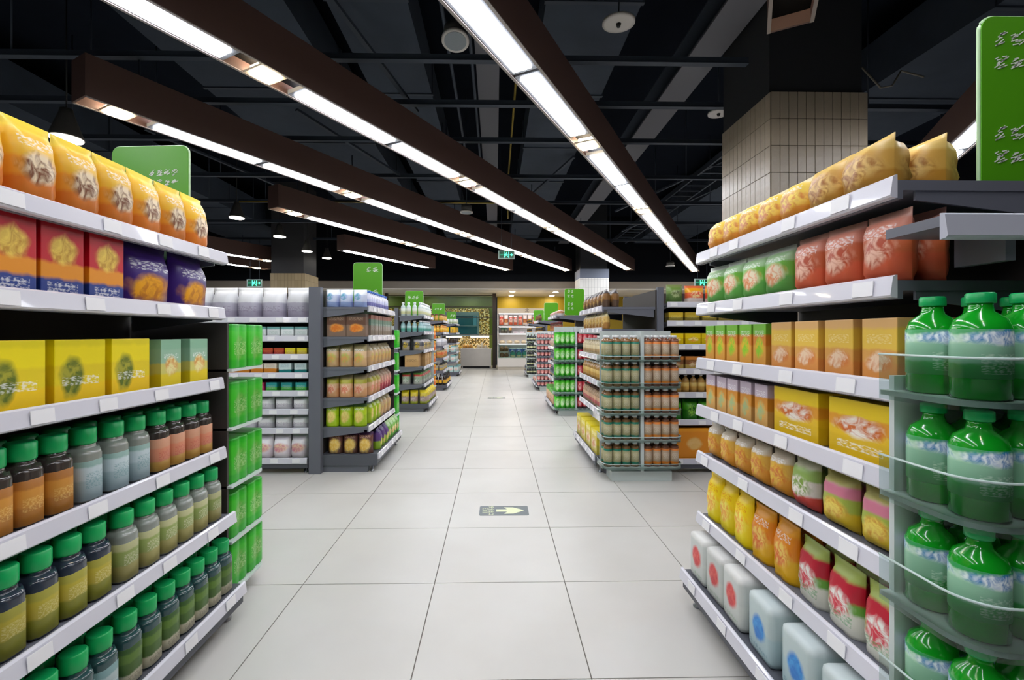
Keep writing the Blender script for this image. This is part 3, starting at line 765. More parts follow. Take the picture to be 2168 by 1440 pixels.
for k, nm, lb, body in (('l4a','tan', pm('tan label',[(0,'b8792c'),(.4,'c98a34'),(.8,'a96b28')],None,[(.3,.6)],'e8c070'), DARKTEA), ('l4b','pale-blue', pm('pale blue label',[(0,'a9bfc4'),(.5,'c2d2d6'),(.85,'8fb0a8')],None,[(.3,.7)],'6a9aa0'), GREYB), ('l4c','pink', pm('pink tan label',[(0,'d0a04a'),(.3,'d88a6a'),(.7,'d49a7a')],None,[(.3,.6)],'c9584a'), DARKTEA),
        ('l5a','olive', pm('olive yellow label',[(0,'8a8a2a'),(.4,'b3a438'),(.8,'a09a40')],None,[(.4,.7)],'d8cf90'), NAVY), ('l5b','sage', pm('sage label',[(0,'a8a060'),(.4,'8f9f5a'),(.8,'b8b88a')],None,[(.4,.7)],'dcd8b8'), GREYB),
        ('l6a','grey-blue', pm('grey blue label',[(0,'5a8a9a'),(.5,'a8b8b8'),(.8,'7a9a9a')],None,[(.3,.6)],'d0dcdc'), TEALB), ('l6b','dark-green', pm('dark green label',[(0,'d0cbb0'),(.3,'4a6a2a'),(.6,'5f7f34'),(.85,'3f5f2f')],None,[(.1,.25)],'7a6a5a'), TEALB)):
    bottle(k, f'green-capped bottle with {nm} label', .072, .205, body, GREENCAP, lb, neck=.68, caph=.22, shoulder=.64, lab=(.03,.56), sq=2.)
mpack('lg', 'green shrink wrapped multipack', .128, .188, .128, pm('green multipack print', [(0,'22b418'),(.2,'38c01c'),(.85,'1cb810'),(.93,'10a00c')], (.5,.45,.34,.3,'7ac050','4ab030'), [(.3,.6)], 'b8e098'), 2)
# front right
bag('r1', 'yellow and orange bread bag', .12, .135, .1, pm('yellow bread print', [(0,'d88a28'),(.35,'e8b040'),(.6,'f0cf4a'),(.85,'e8d8b0')], (.5,.5,.4,.25,'c96a1c','f2d24a'), [(.7,.8)]), False)
bag('r1b', 'golden brown bread bag', .125, .14, .11, pm('golden bread print', [(0,'b8832e'),(.4,'d0a04a'),(.75,'dcb868')], (.5,.45,.4,.3,'9a5a18','e0b868')), False)
bag('r2a', 'green and white snack bag', .135, .16, .065, pm('green white print', [(0,'5fa84a'),(.4,'6fb83c'),(.7,'a8cf9a'),(.88,'d8e4d8')], (.5,.45,.34,.22,'e8905a','f0e0c0'), [(.7,.8)]), False)
bag('r2b', 'salmon pink snack bag', .12, .165, .065, pm('salmon print', [(0,'d8603c'),(.4,'c9643a'),(.7,'e0907a'),(.88,'e8b0a0')], (.5,.45,.34,.22,'f0c0a8','b84a28'), [(.65,.8)]), False)
carton('r3a', 'orange and green striped carton', .075, .145, .09, pm('orange green print', [(0,'e0a040'),(.5,'d8842c'),(.75,'7ac03c')], (.5,.45,.34,.25,'8fd02a','e8c030'), [(.7,.85)]))
carton('r3b', 'peach yellow biscuit carton', .098, .148, .1, pm('peach yellow print', [(0,'e0954a'),(.3,'dca050'),(.5,'e8c04a'),(.85,'e0b070')], (.5,.3,.4,.16,'f0d0b0','d8803c'), [(.6,.75)], 'f5e0a0'))
carton('r4a', 'pale lilac and orange carton', .075, .14, .09, pm('lilac orange print', [(0,'d8a860'),(.4,'d8902c'),(.7,'c8b8c8')], (.5,.35,.34,.25,'a8c088','e8b050'), [(.7,.85)]))
carton('r4b', 'yellow carton with orange band', .2, .145, .1, pm('yellow orange band print', [(0,'e0b818'),(.35,'e8c020'),(.5,'e09a28'),(.72,'e8c81c')], (.5,.55,.4,.18,'f0e8dc','d06a28'), [(.15,.28)]))
bag('r5a', 'yellow and orange biscuit bag', .1, .135, .06, pm('yellow biscuit print', [(0,'e09a30'),(.4,'e0b048'),(.75,'d8c8b0')], (.5,.45,.38,.28,'e8c040','d87a2c'), [(.75,.85)]), False)
bag('r5b', 'green and white candy bag', .1, .14, .06, pm('green candy print', [(0,'c8463c'),(.3,'d8d0c8'),(.6,'8fae5a'),(.85,'c8c8a8')], (.5,.45,.34,.22,'f0e8e0','7a9a3a')), False)
bag('r5c', 'pink and yellow candy bag', .11, .14, .06, pm('pink yellow print', [(0,'d8b828'),(.35,'a8b84a'),(.6,'d88098'),(.82,'b8b060')], (.5,.35,.34,.2,'f0d860','d8a038')), False)
bag('r6a', 'bright yellow candy bag', .108, .185, .062, pm('bright yellow print', [(0,'f0d800'),(.5,'f8d800'),(.85,'f0c800')], (.5,.42,.36,.24,'f09a08','f8e860'), [(.68,.8)], 'e07a10'))
bag('r6b', 'orange candy bag', .112, .18, .062, pm('orange candy print', [(0,'f0b810'),(.4,'f09008'),(.8,'f0a010')], (.5,.42,.36,.24,'e86a08','f8d060'), [(.68,.8)]))
bag('r6c', 'red and green candy bag', .112, .17, .062, pm('red green candy print', [(0,'dcdcd0'),(.35,'6aa83c'),(.5,'c01c34'),(.8,'a8b85a')], (.5,.4,.34,.22,'d82840','f0f0e8'), [(.15,.3)], '3fa050'))
softpack('r7a', 'white pack with red spots', .13, .18, .12, pm('white red print', [(0,'ced2cc'),(.5,'c8ccc8'),(.9,'d8d8d4')], (.5,.55,.28,.24,'d02c34','e05a50'), [(.12,.2)], '8fb08a'))
softpack('r7b', 'white pack with blue emblem', .13, .18, .12, pm('white blue print', [(0,'b0c8cc'),(.5,'bccccc'),(.9,'c8d4d4')], (.5,.5,.26,.22,'1c7ad0','3a9ae0'), [(.12,.2)], '5a8a9a'))
bottle('rg', 'green soda bottle', .082, .19, SODAG, GREENCAP, pm('pale grid label', [(0,'4aa85a'),(.3,'8fc0a0'),(.7,'a8d0b0'),(.9,'2a9a50')], (.5,.82,.5,.16,'e8f0f4','2a7ab8'), [(.1,.5)], 'e0f0e0'), neck=.4, caph=.1, shoulder=.66, lab=(.2,.66), seg=20)
# second left
bag('m1', 'white lilac wrapped roll', .113, .15, .1, pm('white lilac print', [(0,'8fa0cc'),(.3,'c8d0e8'),(.7,'e8ecf4')], (.4,.6,.25,.2,'3f9ab0','a8b8e0')))
bottle('m1b', 'lilac-white bottle with blue cap', .055, .15, mat('lilac white body', 'dfe0f0', .3), BLUECAP, pm('lilac label', [(0,'8a8ac8'),(.5,'c8cce8')]), neck=.5)
carton('m2', 'brown food-picture carton', .16, .195, .1, pm('brown food print', [(0,'8a7060'),(.5,'6a4a3c'),(.85,'4a3a34')], (.5,.36,.36,.18,'e07a28','f0a048'), [(.7,.85)], 'c0a890'))
carton('m2b', 'green and brown slim carton', .06, .19, .09, pm('green brown print', [(0,'8a7a6a'),(.5,'6a8a7a'),(.8,'a0685a')], None, [(.3,.6)]))
bag('m3', 'tan noodle bag', .113, .19, .09, pm('tan noodle print', [(0,'cfa878'),(.4,'d8b890'),(.7,'a89a70')], (.5,.4,.34,.22,'e0a060','b8c060'), [(.7,.8)]))
bag('m4', 'peach and olive noodle bag', .113, .19, .09, pm('peach olive print', [(0,'d8a070'),(.4,'e0b890'),(.6,'b0a838'),(.8,'9a8a68')], (.5,.35,.34,.2,'e0785a','f0d0b0')))
bag('m4b', 'pink noodle bag', .1, .19, .09, pm('pink noodle print', [(0,'b84a58'),(.35,'c89a88'),(.7,'a88a70')], (.5,.4,.34,.22,'d85a68','e8c0a0')))
bag('m5', 'lime yellow snack bag', .114, .19, .08, pm('lime snack print', [(0,'a8c81c'),(.5,'b8d420'),(.85,'5a7a4a')], (.5,.42,.3,.28,'e8c86a','f0e080'), [(.72,.82)]))
bag('m6', 'dark crisps bag', .125, .178, .08, pm('dark crisps print', [(0,'5a3a30'),(.5,'6a4038'),(.85,'4a2a50')], (.5,.38,.36,.34,'e8b848','f0d080'), [(.75,.85)], 'e8b090'))
bag('m6b', 'purple and lime snack bag', .1, .178, .08, pm('purple lime print', [(0,'8ab02a'),(.4,'5a3a7a'),(.8,'3a2a60')], (.5,.35,.34,.2,'e8c850','a8c830')))
bag('m6c', 'leaf green snack bag', .1, .178, .08, pm('leaf green print', [(0,'5aa838'),(.5,'7ab84a'),(.8,'a8c890')], (.5,.4,.34,.2,'e0b86a','f0e8b0'), [(.7,.8)]))
# white goods rack
bag('w1', 'large white wrapped paper pack', .2, .26, .16, pm('white paper print', [(0,'a8a0b4'),(.25,'b8b4c4'),(.5,'e8e8ec'),(.8,'f4f4f4')], None, [(.2,.4)], '8a7a94'))
carton('w2', 'white and teal carton', .1, .085, .1, pm('white teal print', [(0,'d8dcdc'),(.3,'e8ecec'),(.75,'7ab0b0')], None, [(.3,.6)], 'a0c0b0'))
carton('w3', 'red small carton', .08, .06, .1, pm('small red print', [(0,'a02028'),(.5,'b84828')], None, [(.3,.7)], 'e08a50'))
carton('w3b', 'yellow small carton', .08, .06, .1, pm('small yellow print', [(0,'d0b020'),(.5,'e0cc20')], None, [(.3,.7)], 'f0e8a0'))
carton('w4', 'orange and white carton', .1, .085, .1, pm('orange white print', [(0,'d8882c'),(.5,'e8dccc')], None, [(.6,.9)], 'c0a890'))
carton('w4b', 'teal and white carton', .1, .085, .1, pm('teal white print', [(0,'1a8080'),(.4,'d8e8e8')], None, [(.6,.9)], '60a0b0'))
carton('w5', 'magenta carton', .09, .075, .1, pm('magenta print', [(0,'c02a68'),(.6,'a81c50')], None, [(.3,.7)], 'e0a0c0'))
carton('w5b', 'green and teal carton', .09, .075, .1, pm('green teal print', [(0,'4ab04a'),(.5,'2a9a9a')], None, [(.3,.7)], 'c0e0c0'))
bag('w6', 'white tissue pack', .14, .11, .11, pm('white tissue print', [(0,'dcd8e0'),(.4,'f2f2f4'),(.9,'f8f8f8')], None, [(.3,.5)], 'a090a8'))
bag('w6b', 'white pack with pink pattern', .14, .19, .12, pm('white pink print', [(0,'e0d4dc'),(.4,'f0ecf0'),(.8,'d8d0dc')], (.5,.45,.4,.2,'d88a9a','e8c8a8')))
# third, fourth, fifth left
bottle('n1', 'clear bottle with white cap', .07, .2, CLEARB, WHITECAP, pm('cream label', [(0,'d8d8a8'),(.5,'e0e4dc')]), neck=.45)
bottle('n2', 'pale teal bottle', .07, .17, mat('pale teal body', '8fb4b8', .15, coat=.4), WHITECAP, pm('aqua label', [(0,'5aa898'),(.5,'a8c8c8')]), neck=.5)
bag('n3', 'grey and yellow bag', .12, .16, .09, pm('grey yellow print', [(0,'a89a88'),(.4,'5a5a60'),(.75,'b8b4b8')], (.5,.5,.3,.3,'d8b830','3a3638')))
carton('n4', 'brown cardboard case', .2, .19, .2, pm('cardboard print', [(0,'b8905c'),(.5,'c09a66'),(.9,'b89060')], None, [(.4,.62)], '4a3a28', .7))
bag('n5', 'red grey and green bag', .13, .17, .1, pm('red grey green print', [(0,'a0a098'),(.4,'8a9a80'),(.7,'b03a34'),(.85,'5a8a3a')], (.5,.35,.34,.2,'c8c8c0','6a8a6a')))
bag('n6', 'yellow and mauve bag', .12, .2, .1, pm('yellow mauve print', [(0,'9aa030'),(.2,'a89088'),(.55,'d0b83a'),(.8,'e8d020')], (.5,.38,.34,.2,'c8b8b8','8a6a60')))
jar('nj', 'orange jar with yellow lid', .095, .163, mat('orange jar', 'e08030', .25), mat('yellow lid', 'f0b010', .35), pm('orange jar label', [(0,'d8602a'),(.5,'e8a060')]))
jar('o1', 'tan jar with yellow label', .075, .14, AMBER, BROWNCAP, pm('yellow jar label', [(0,'e0b848'),(.5,'d8a860')]))
bottle('o2', 'orange bottle with yellow label', .06, .17, mat('orange body', 'd89030', .2), BROWNCAP, pm('golden label', [(0,'e0a830'),(.5,'e8c050')]))
bag('o3', 'white and grey bag', .11, .15, .09, pm('white grey print', [(0,'b8b4b8'),(.5,'d8d8dc')], None, [(.4,.6)], '8a8a90'))
bag('o4', 'red orange bag', .11, .15, .09, pm('red orange print', [(0,'b8884a'),(.4,'d06a3a'),(.75,'c0a060')], (.5,.5,.3,.2,'e0a050','b84a2a')))
jar('o5', 'grey jar with golden contents', .075, .14, mat('grey gold jar', 'a89870', .25), BLACKCAP, pm('grey gold label', [(0,'c8a858'),(.5,'9a9488')]))
bottle('o6', 'dark sauce bottle', .07, .22, mat('soy body', '201410', .12, coat=.4), BLACKCAP, pm('sauce label', [(0,'e0b020'),(.5,'d89a28'),(.8,'3a2a1a')]))
jar('q1', 'white jar with green label', .08, .14, mat('white jar', 'd8dcd0', .3), WHITECAP, pm('white green label', [(0,'a8b890'),(.5,'d0d8c0')]))
carton('q2', 'yellow carton with dark picture', .13, .15, .09, pm('yellow dark print', [(0,'e0a820'),(.5,'e8b828')], (.5,.5,.2,.3,'5a4018','f0d060')))
jar('q3', 'dark brown jar', .08, .13, mat('dark jar', '3a2e2a', .25), BLACKCAP, None)
carton('q4', 'tall white and teal carton', .12, .17, .09, pm('pale teal print', [(0,'a8c4c0'),(.4,'d8dcd4'),(.8,'7ab0b0')], (.5,.4,.3,.2,'e8a8a0','d8e0d0')))
# second right and rack
bag('s1', 'dark brown dried food bag', .14, .15, .065, pm('dark brown print', [(0,'5a4434'),(.4,'8a6238'),(.75,'3a2e2a')], (.5,.45,.36,.28,'c09a4a','6a3a1c')))
bag('s2', 'golden tan nut bag', .12, .14, .06, pm('golden tan print', [(0,'a8783c'),(.4,'d8b468'),(.75,'e8d8a8')], (.5,.4,.36,.26,'8a5a28','e8c878')))
bottle('s3', 'cream bottle with beige label', .06, .15, mat('cream body', 'd8c8a0', .3), WHITECAP, pm('beige label', [(0,'c8a878'),(.5,'e0d0a8')]))
bottle('s4', 'amber bottle with yellow label', .06, .16, AMBER, WHITECAP, pm('yellow beige label', [(0,'d0a048'),(.5,'e0c070')]))
bottle('s5', 'tan bottle with pink label', .06, .16, mat('tan body', 'b89a7a', .3), BROWNCAP, pm('pink beige label', [(0,'c86a68'),(.5,'d8b090')]))
carton('s6', 'large yellow food carton', .2, .2, .12, pm('large yellow print', [(0,'c8b848'),(.4,'e0c838'),(.75,'ecd820')], (.5,.42,.4,.22,'d88a4a','f0e0b0'), [(.75,.88)]))
bottle('t1', 'teal-banded juice bottle', .068, .19, mat('brown juice', '8a6238', .2, coat=.4), WHITECAP, pm('teal band label', [(0,'1f8068'),(.14,'a8a27a'),(.5,'b8b088'),(.86,'1f8068')], None, [(.3,.7)], 'dcd8c0'), neck=.45, lab=(.12,.74), shoulder=.76, caph=.09)
bottle('t2', 'orange-banded juice bottle', .068, .19, mat('rosy juice', '7a4a34', .2, coat=.4), WHITECAP, pm('orange band label', [(0,'e88a2a'),(.16,'b8a084'),(.5,'c0a890'),(.86,'e8893a')], None, [(.3,.7)], 'e8e0d0'), neck=.45, lab=(.12,.74), shoulder=.76, caph=.09)
can('gc', 'bright green drink can', .07, .195, pm('green can print', [(0,'1f8a10'),(.2,'3fc018'),(.6,'58d028'),(.85,'2aa018')], (.5,.5,.5,.3,'d0f0b0','48c820'), [(.3,.6)]))
can('rc', 'red drink can', .07, .195, pm('red can print', [(0,'20181a'),(.2,'c02838'),(.7,'d04050'),(.85,'20181a')], (.5,.5,.4,.25,'e8b0b0','d03848')))
can('pc', 'pink and navy small can', .068, .108, pm('pink navy print', [(0,'3a3a50'),(.25,'d0706a'),(.6,'d88a80'),(.8,'40405a')], (.5,.45,.4,.3,'e8b8b0','c85a58')))
bottle('kb', 'black bottle with yellow label', .075, .2, mat('black glass', '14181a', .12, coat=.4), mat('pale green cap', 'b8c89a', .4), pm('pale yellow label', [(0,'1c2420'),(.3,'d0cfa0'),(.7,'1c2420')]))
bag('u1', 'orange and green bag', .16, .15, .1, pm('orange green bag print', [(0,'d8c8c0'),(.3,'e8643a'),(.6,'f0a818'),(.85,'e87040')], (.5,.5,.3,.2,'f8e0a0','e84a30')))
bag('u1b', 'moss green bag', .14, .16, .1, pm('moss bag print', [(0,'5a7a3a'),(.5,'7a9a4a'),(.85,'8a9a5a')], (.5,.5,.3,.2,'b8c890','5a6a2a')))
carton('u2', 'yellow flat carton', .12, .08, .1, pm('yellow flat print', [(0,'8a7a30'),(.5,'d0b030')], None, [(.4,.7)], 'f0e080'))
carton('u3', 'vivid yellow carton', .13, .1, .1, pm('vivid yellow print', [(0,'d8b800'),(.6,'f0d010')], (.5,.5,.3,.2,'e8a020','f8f0a0')))
carton('u4', 'orange and brown carton', .12, .11, .1, pm('orange brown print', [(0,'c8a858'),(.4,'8a5a30'),(.75,'d88a3a')], (.5,.4,.3,.2,'e8d0a0','a04a20')))
bag('u6', 'leaf green vegetable bag', .13, .17, .1, pm('leaf bag print', [(0,'2a7a1a'),(.5,'4aa020'),(.85,'1f6a14')], (.5,.5,.3,.3,'8ac840','1a5a10')))
carton('u7', 'plain orange crate', .33, .25, .3, pm('orange crate print', [(0,'e08a10'),(.9,'e89818')], (.45,.5,.18,.2,'e8b868','ecc078')))
# far right
bag('v1', 'pink and white pack', .14, .09, .12, pm('pink white print', [(0,'d8d0d0'),(.4,'d8906a'),(.75,'e0c8c0')], (.5,.5,.3,.3,'c86a48','e8d8d0')))
jar('v2', 'dark brown jar of spread', .08, .15, mat('spread body', '5a3020', .2), mat('maroon lid', '6a1c20', .4), pm('spread label', [(0,'c88a50'),(.5,'a05a38')]))
bag('v3', 'cream and pink bag', .12, .14, .09, pm('cream pink print', [(0,'d8c0a0'),(.5,'e0c8b8')], (.5,.45,.3,.25,'c88a70','f0e0d0')))
bottle('v4', 'slate blue bottle', .065, .17, mat('slate body', '4a5260', .2), WHITECAP, pm('slate label', [(0,'b8a070'),(.4,'7a8494'),(.8,'4a5264')]))
carton('v6', 'peach carton with green top', .14, .2, .12, pm('peach green print', [(0,'d8a878'),(.4,'e0b888'),(.72,'4ab028')], (.5,.35,.3,.2,'c87a50','e8d0a8')))
jar('x1', 'black jar with yellow lid', .075, .12, mat('black jar', '201c1a', .25), mat('mustard lid', 'c8a030', .4), pm('black jar label', [(0,'c89040'),(.5,'3a2a1c')]))

# ------------------------------------------------------------------ units on the left
def lv(unit, i, n):
    return f"{'bottom deck' if i == n-1 else ORD[i] + ' shelf'}, {unit}"
def stock(fr, lev, unit, plan, L):
    """plan: per level list of (key, lx0, lx1, rows)"""
    n = len(lev)
    for i, items in enumerate(plan):
        z, yf = lev[i]
        for it in items:
            key, a, b, rows = it[:4]
            a, b = max(a, .014), min(b, L - .014)
            fill(fr, a, b, yf + .012, z, key, lv(unit, i, n), rows, **(it[4] if len(it) > 4 else {}))

fr, lev, _ = gondola('front left grey shelving stocked with yellow bags and green capped bottles', -1.48, .3, R(90), 1.6, .45, .36, [1.453,1.229,.946,.664,.40,.115], deps=[.375,.365,.36,.37,.41], posts=(.02, .8, 1.58), tags=7)
stock(fr, lev, 'front left shelving', [
    [('l1', .3, 1.545, 1, dict(jit=.1))],
    [('l2a', .2, 1.13, 1), ('l2b', 1.14, 1.575, 1)],
    [('l3a', .2, 1.25, 1), ('l3b', 1.26, 1.57, 1)],
    [('l4a', .35, .97, 2), ('l4b', .98, 1.25, 2), ('l4c', 1.26, 1.575, 2)],
    [('l5a', .4, 1.05, 2), ('l5b', 1.06, 1.575, 2)],
    [('l6a', .45, 1.02, 2), ('l6b', 1.03, 1.575, 2)]], 1.6)
fr, _ = rack('green multipack rack at the far end of the front left shelving', -1.50, 1.925, R(180), .82, .30, [1.0,.755,.515,.285,.075], fence=0, top=1.19, bm=M_BACK)
for i, z in enumerate([1.0,.755,.515,.285,.075]):
    fill(fr, -.40, .40, -.293, z, 'lg', f"{ORD[i]} tray, front left rack", 2, n=6, face=R(-90))

fr, lev, g2 = gondola('second left shelving with lime bags and a grey end post', -1.44, 3.85, R(90), .95, .46, .385, [1.357,1.11,.856,.601,.357,.131])
link('end_post', MB().box(-.06, -.0, -.01, .085, 0, 1.53).mesh('end_post', M_GREY), g2)
link('end_plate', MB().box(-.012, -.002, -.46, -.01, .055, .14).mesh('end_plate', M_DGREY), g2)
stock(fr, lev, 'second left shelving', [
    [('m1b', .14, .80, 2)], [('m2b', .14, .93, 1)], [('m3', .14, .93, 1)], [('m4', .14, .5, 1), ('m4b', .5, .93, 1)], [('m5', .14, .5, 1), ('m3', .5, .93, 1)], [('m6b', .14, .5, 1), ('m6c', .5, .93, 1)]], .95)
fe = Frame(-1.43, 3.865, 0)
for i, key in enumerate(['m1','m2','m3','m4','m5','m6']):
    z, yf = lev[i]
    a = .0 if i not in (1, 5) else .02
    fill(fe, a, .345 if i < 5 else .40, 0, z, key, f"second left {'bottom deck' if i == 5 else ORD[i] + ' shelf'} end", 1, jit=.02, n=3 if i != 1 else 2)
fr, _ = rack('green multipack rack at the far end of the second left shelving', -1.46, 4.83, R(180), .84, .28, [1.0,.755,.515,.285,.075], fence=0, top=1.19, bm=M_BACK)
for i, z in enumerate([1.0,.755,.515,.285,.075]):
    fill(fr, -.41, .41, -.27, z, 'lg', f"{ORD[i]} tray, second left rack", 1, n=6, face=R(-90))

fr, lev, _ = gondola('camera facing rack of white paper goods left of the grey post', -2.59, 4.16, 0, 1.05, .36, .33, [1.262,1.108,.956,.804,.656,.504,.348,.11], tags=6)
stock(fr, lev, 'white goods rack', [
    [('w1', 0, 1.04, 1)], [('w2', 0, 1.04, 1)], [('w3', .0, .84, 1), ('w3b', .84, 1.04, 1)], [('w4', 0, .78, 1), ('w4b', .78, 1.04, 1)], [('w5', 0, .68, 1), ('w5b', .68, 1.04, 1)],
    [('w6', 0, 1.04, 2)], [('w6', 0, 1.04, 2)], [('w6b', 0, 1.04, 2)]], 1.05)

def left_unit(ordn, y0, L, plan_end, plan_side):
    fr, lev, gg = gondola(f'{ordn} left shelving along the aisle', -1.42, y0, R(90), L, .44, .37, [1.40,1.16,.89,.645,.385,.10])
    link('end_plate', MB().box(-.012, -.002, -.44, -.01, .05, .115).mesh('end_plate', M_DGREY), gg)
    fe = Frame(-1.41, y0+.01, 0)
    for i, (ke, ks) in enumerate(zip(plan_end, plan_side)):
        z, yf = lev[i]; p = PROD[ke]
        fill(fe, 0, .34 if i < 5 else .41, 0, z, ke, f"{ordn} left {'bottom deck' if i == 5 else ORD[i] + ' shelf'} end", 1, jit=.02)
        fill(fr, p['d']+.03, L-(.06 if i == 0 else .02), yf+.012, z, ks, lv(f'{ordn} left shelving', i, 6), 1)
left_unit('third', 6.8, .95, ['n1','n2','n3','n4','n5','n6'], ['n1','n2','n3','n4','n5','n6'])
fr, _ = rack('orange jar rack at the far end of the third left shelving', -1.44, 7.78, R(180), .84, .26, [1.06,.86,.66,.46,.26,.075], fence=0, top=1.28)
for i, z in enumerate([1.06,.86,.66,.46,.26,.075]):
    fill(fr, -.41, .41, -.25, z, 'nj', f"{ORD[i]} tray, third left rack", 1)
left_unit('fourth', 9.34, .95, ['o1','o2','o3','o4','o5','o6'], ['o1','o2','o3','o4','o5','o6'])
left_unit('farthest', 12.45, .9, ['q1','q2','q3','q4','q4','q4'], ['q1','q2','q3','q4','q4','q4'])

# ------------------------------------------------------------------ units on the right
fr, lev, _ = gondola('front right grey shelving stocked with bread and candy bags', 1.30, 1.95, R(-90), .97, .5, .43, [1.467,1.25,1.022,.824,.626,.368,.13], tags=4)
stock(fr, lev, 'front right shelving', [
    [('r1', .0, .62, 2, dict(tilt=R(-3), n=5)), ('r1b', .63, .89, 2)],
    [('r2a', .0, .56, 2, dict(n=4)), ('r2b', .57, .965, 2, dict(n=3))],
    [('r3a', .01, .46, 2), ('r3b', .47, .965, 2)],
    [('r4a', .01, .47, 2), ('r4b', .48, .965, 2, dict(gap=.03))],
    [('r5a', .01, .56, 2), ('r5b', .56, .68, 2), ('r5c', .69, .965, 2)],
    [('r6a', .01, .345, 3, dict(n=3)), ('r6b', .35, .585, 3, dict(n=2)), ('r6c', .59, .965, 3, dict(n=3))],
    [('r7a', .02, .44, 2), ('r7b', .45, .965, 2)]], .97)
T1 = [1.03,.82,.61,.40,.19]
fr, rk = rack('clear fenced green bottle rack at the near right edge', 1.12, .955, 0, .62, .20, T1, fence=.075, top=1.06)
for i, z in enumerate(T1):
    fill(fr, -.293, .293, -.192, z, 'rg', f"{ORD[i]} tray, near right rack", 2, n=7)
es = thing('end_shelf', 'grey lipped end shelf above the near right bottle rack', 'shelf', (1.30, .975, 1.37))
link('board', MB().box(-.46, .13, -.12, 0, -.02, 0).mesh('board', M_GREY), es)
link('front_lip', rail_mesh(.59, .05, mat('pale grey lip', 'b4b6c2', .4)), es, (-.46, -.12, -.045))
for x in (-.3, .05): link('bracket', MB().box(x-.01, x+.01, -.1, 0, -.08, -.02).mesh('bracket', M_GREY), es)

fr, lev, _ = gondola('second right shelving of cream bottles and yellow cartons', 1.32, 4.75, R(-90), .97, .5, .44, [1.357,1.175,.945,.724,.482,.125])
stock(fr, lev, 'second right shelving', [
    [('s1', 0, .96, 2)], [('s2', 0, .96, 1)], [('s3', 0, .96, 2)], [('s4', 0, .96, 2)], [('s5', 0, .96, 2)], [('s6', 0, .96, 1)]], .97)
T2 = [.945,.737,.529,.321,.113]
fr, _ = rack('juice bottle rack with pale plinth at the second right shelving', 1.14, 3.75, 0, .62, .23, T2, fence=.03, top=1.17, divider=True)
for i, z in enumerate(T2):
    fill(fr, -.295, -.015, -.205, z, 't1', f"{ORD[i]} tray, juice rack", 2, n=4)
    fill(fr, .015, .295, -.205, z, 't2', f"{ORD[i]} tray, juice rack", 2, n=4)

fr, lev, _ = gondola('camera facing rack right of the juice bottles, orange crate below', 1.42, 4.12, 0, .87, .36, .33, [1.389,1.233,1.038,.835,.64,.414,.10], posts=(.0, .85))
stock(fr, lev, 'camera-facing right rack', [
    [('u1b', 0, .16, 1), ('u1', .17, .86, 1)], [('u2', 0, .86, 1)], [('u3', 0, .86, 1)], [('u4', 0, .86, 1)], [('s4', 0, .86, 1)], [('u6', 0, .42, 1), ('u3', .43, .86, 1)], [('u7', .04, .84, 1)]], .87)

def right_unit(ordn, y1, L, plan):
    fr, lev, gg = gondola(f'{ordn} right shelving along the aisle', 1.32, y1, R(-90), L, .5, .44, [1.40,1.16,.93,.70,.46,.11])
    for i, ks in enumerate(plan):
        z, yf = lev[i]
        fill(fr, .02, L-(.06 if i == 0 else .01), yf+.012, z, ks, lv(f'{ordn} right shelving', i, 6), 1)
        if i < 2:   # goods turned to the camera on the near shelf ends
            fe = Frame(.9, y1-L+.01, 0)
            fill(Frame(1.0, y1-L+.005, 0), .0, .3, -.0, z, ks, f"turned to the camera on the {ORD[i]} shelf end of the {ordn} right shelving", 1) if False else None
right_unit('third', 7.6, .96, ['v1','v2','v3','v4','v4','v6'])
T3 = [.985,.762,.539,.316,.093]
fr, _ = rack('green and red can rack at the third right shelving', 1.13, 6.61, 0, .62, .22, T3, fence=.02, top=1.25, divider=True)
for i, z in enumerate(T3):
    fill(fr, -.295, -.015, -.2, z, 'gc', f"{ORD[i]} tray, green and red rack", 2, n=4)
    fill(fr, .02, .295, -.2, z, 'rc', f"{ORD[i]} tray, green and red rack", 2, n=4)
right_unit('fourth', 10.4, .96, ['s1','x1','v4','v4','v1','v1'])
T4 = [1.05 - k*.12 for k in range(9)]
fr, _ = rack('pink can rack at the fourth right shelving', 1.13, 9.40, 0, .62, .2, T4, fence=0, top=1.2)
for i, z in enumerate(T4):
    fill(fr, -.295, .295, -.19, z, 'pc', f"{ORD[i]} tray, pink can rack", 1, n=8)
right_unit('farthest', 13.2, .96, ['x1','x1','s2','kb','kb','v4'])
T5 = [.95,.735,.52,.305,.09]
fr, _ = rack('black bottle rack at the farthest right shelving', 1.10, 12.2, 0, .6, .2, T5, fence=0, top=1.2)
for i, z in enumerate(T5):
    fill(fr, -.28, .28, -.19, z, 'kb', f"{ORD[i]} tray, black bottle rack", 1, n=7)

# ------------------------------------------------------------------ signs
sign('large green aisle sign behind the near left yellow bags', -1.555, -1.235, 1.893, 1.545, 1.905, [(-.02,.66,2,4,.028)], R(-4), 1.466)
sign('green aisle sign above the second left shelving', -1.44, -1.15, 4.70, 1.46, 1.867, [(-.05,.76,1,2,.055),(-.05,.2,1,2,.055)], 0, 1.37)
sign('green aisle sign above the third left shelving', -1.50, -1.205, 7.70, 1.46, 1.858, [(-.35,.66,1,3,.055)], 0, 1.413, .06)
sign('green aisle sign above the fourth left shelving', -1.41, -1.125, 10.27, 1.44, 1.82, [(-.3,.6,1,3,.05)], 0, 1.413)
sign('farthest green aisle sign on the left', -1.40, -1.14, 13.33, 1.44, 1.79, [(-.2,.55,1,2,.08),(-.2,.15,1,2,.05)], 0, 1.413)
sign('largest green aisle sign at the right edge', 1.103, 1.45, 1.03, 1.44, 1.868, [(-.42,.84,2,5,.034),(-.42,.34,2,5,.034)], 0, 1.40, 0)
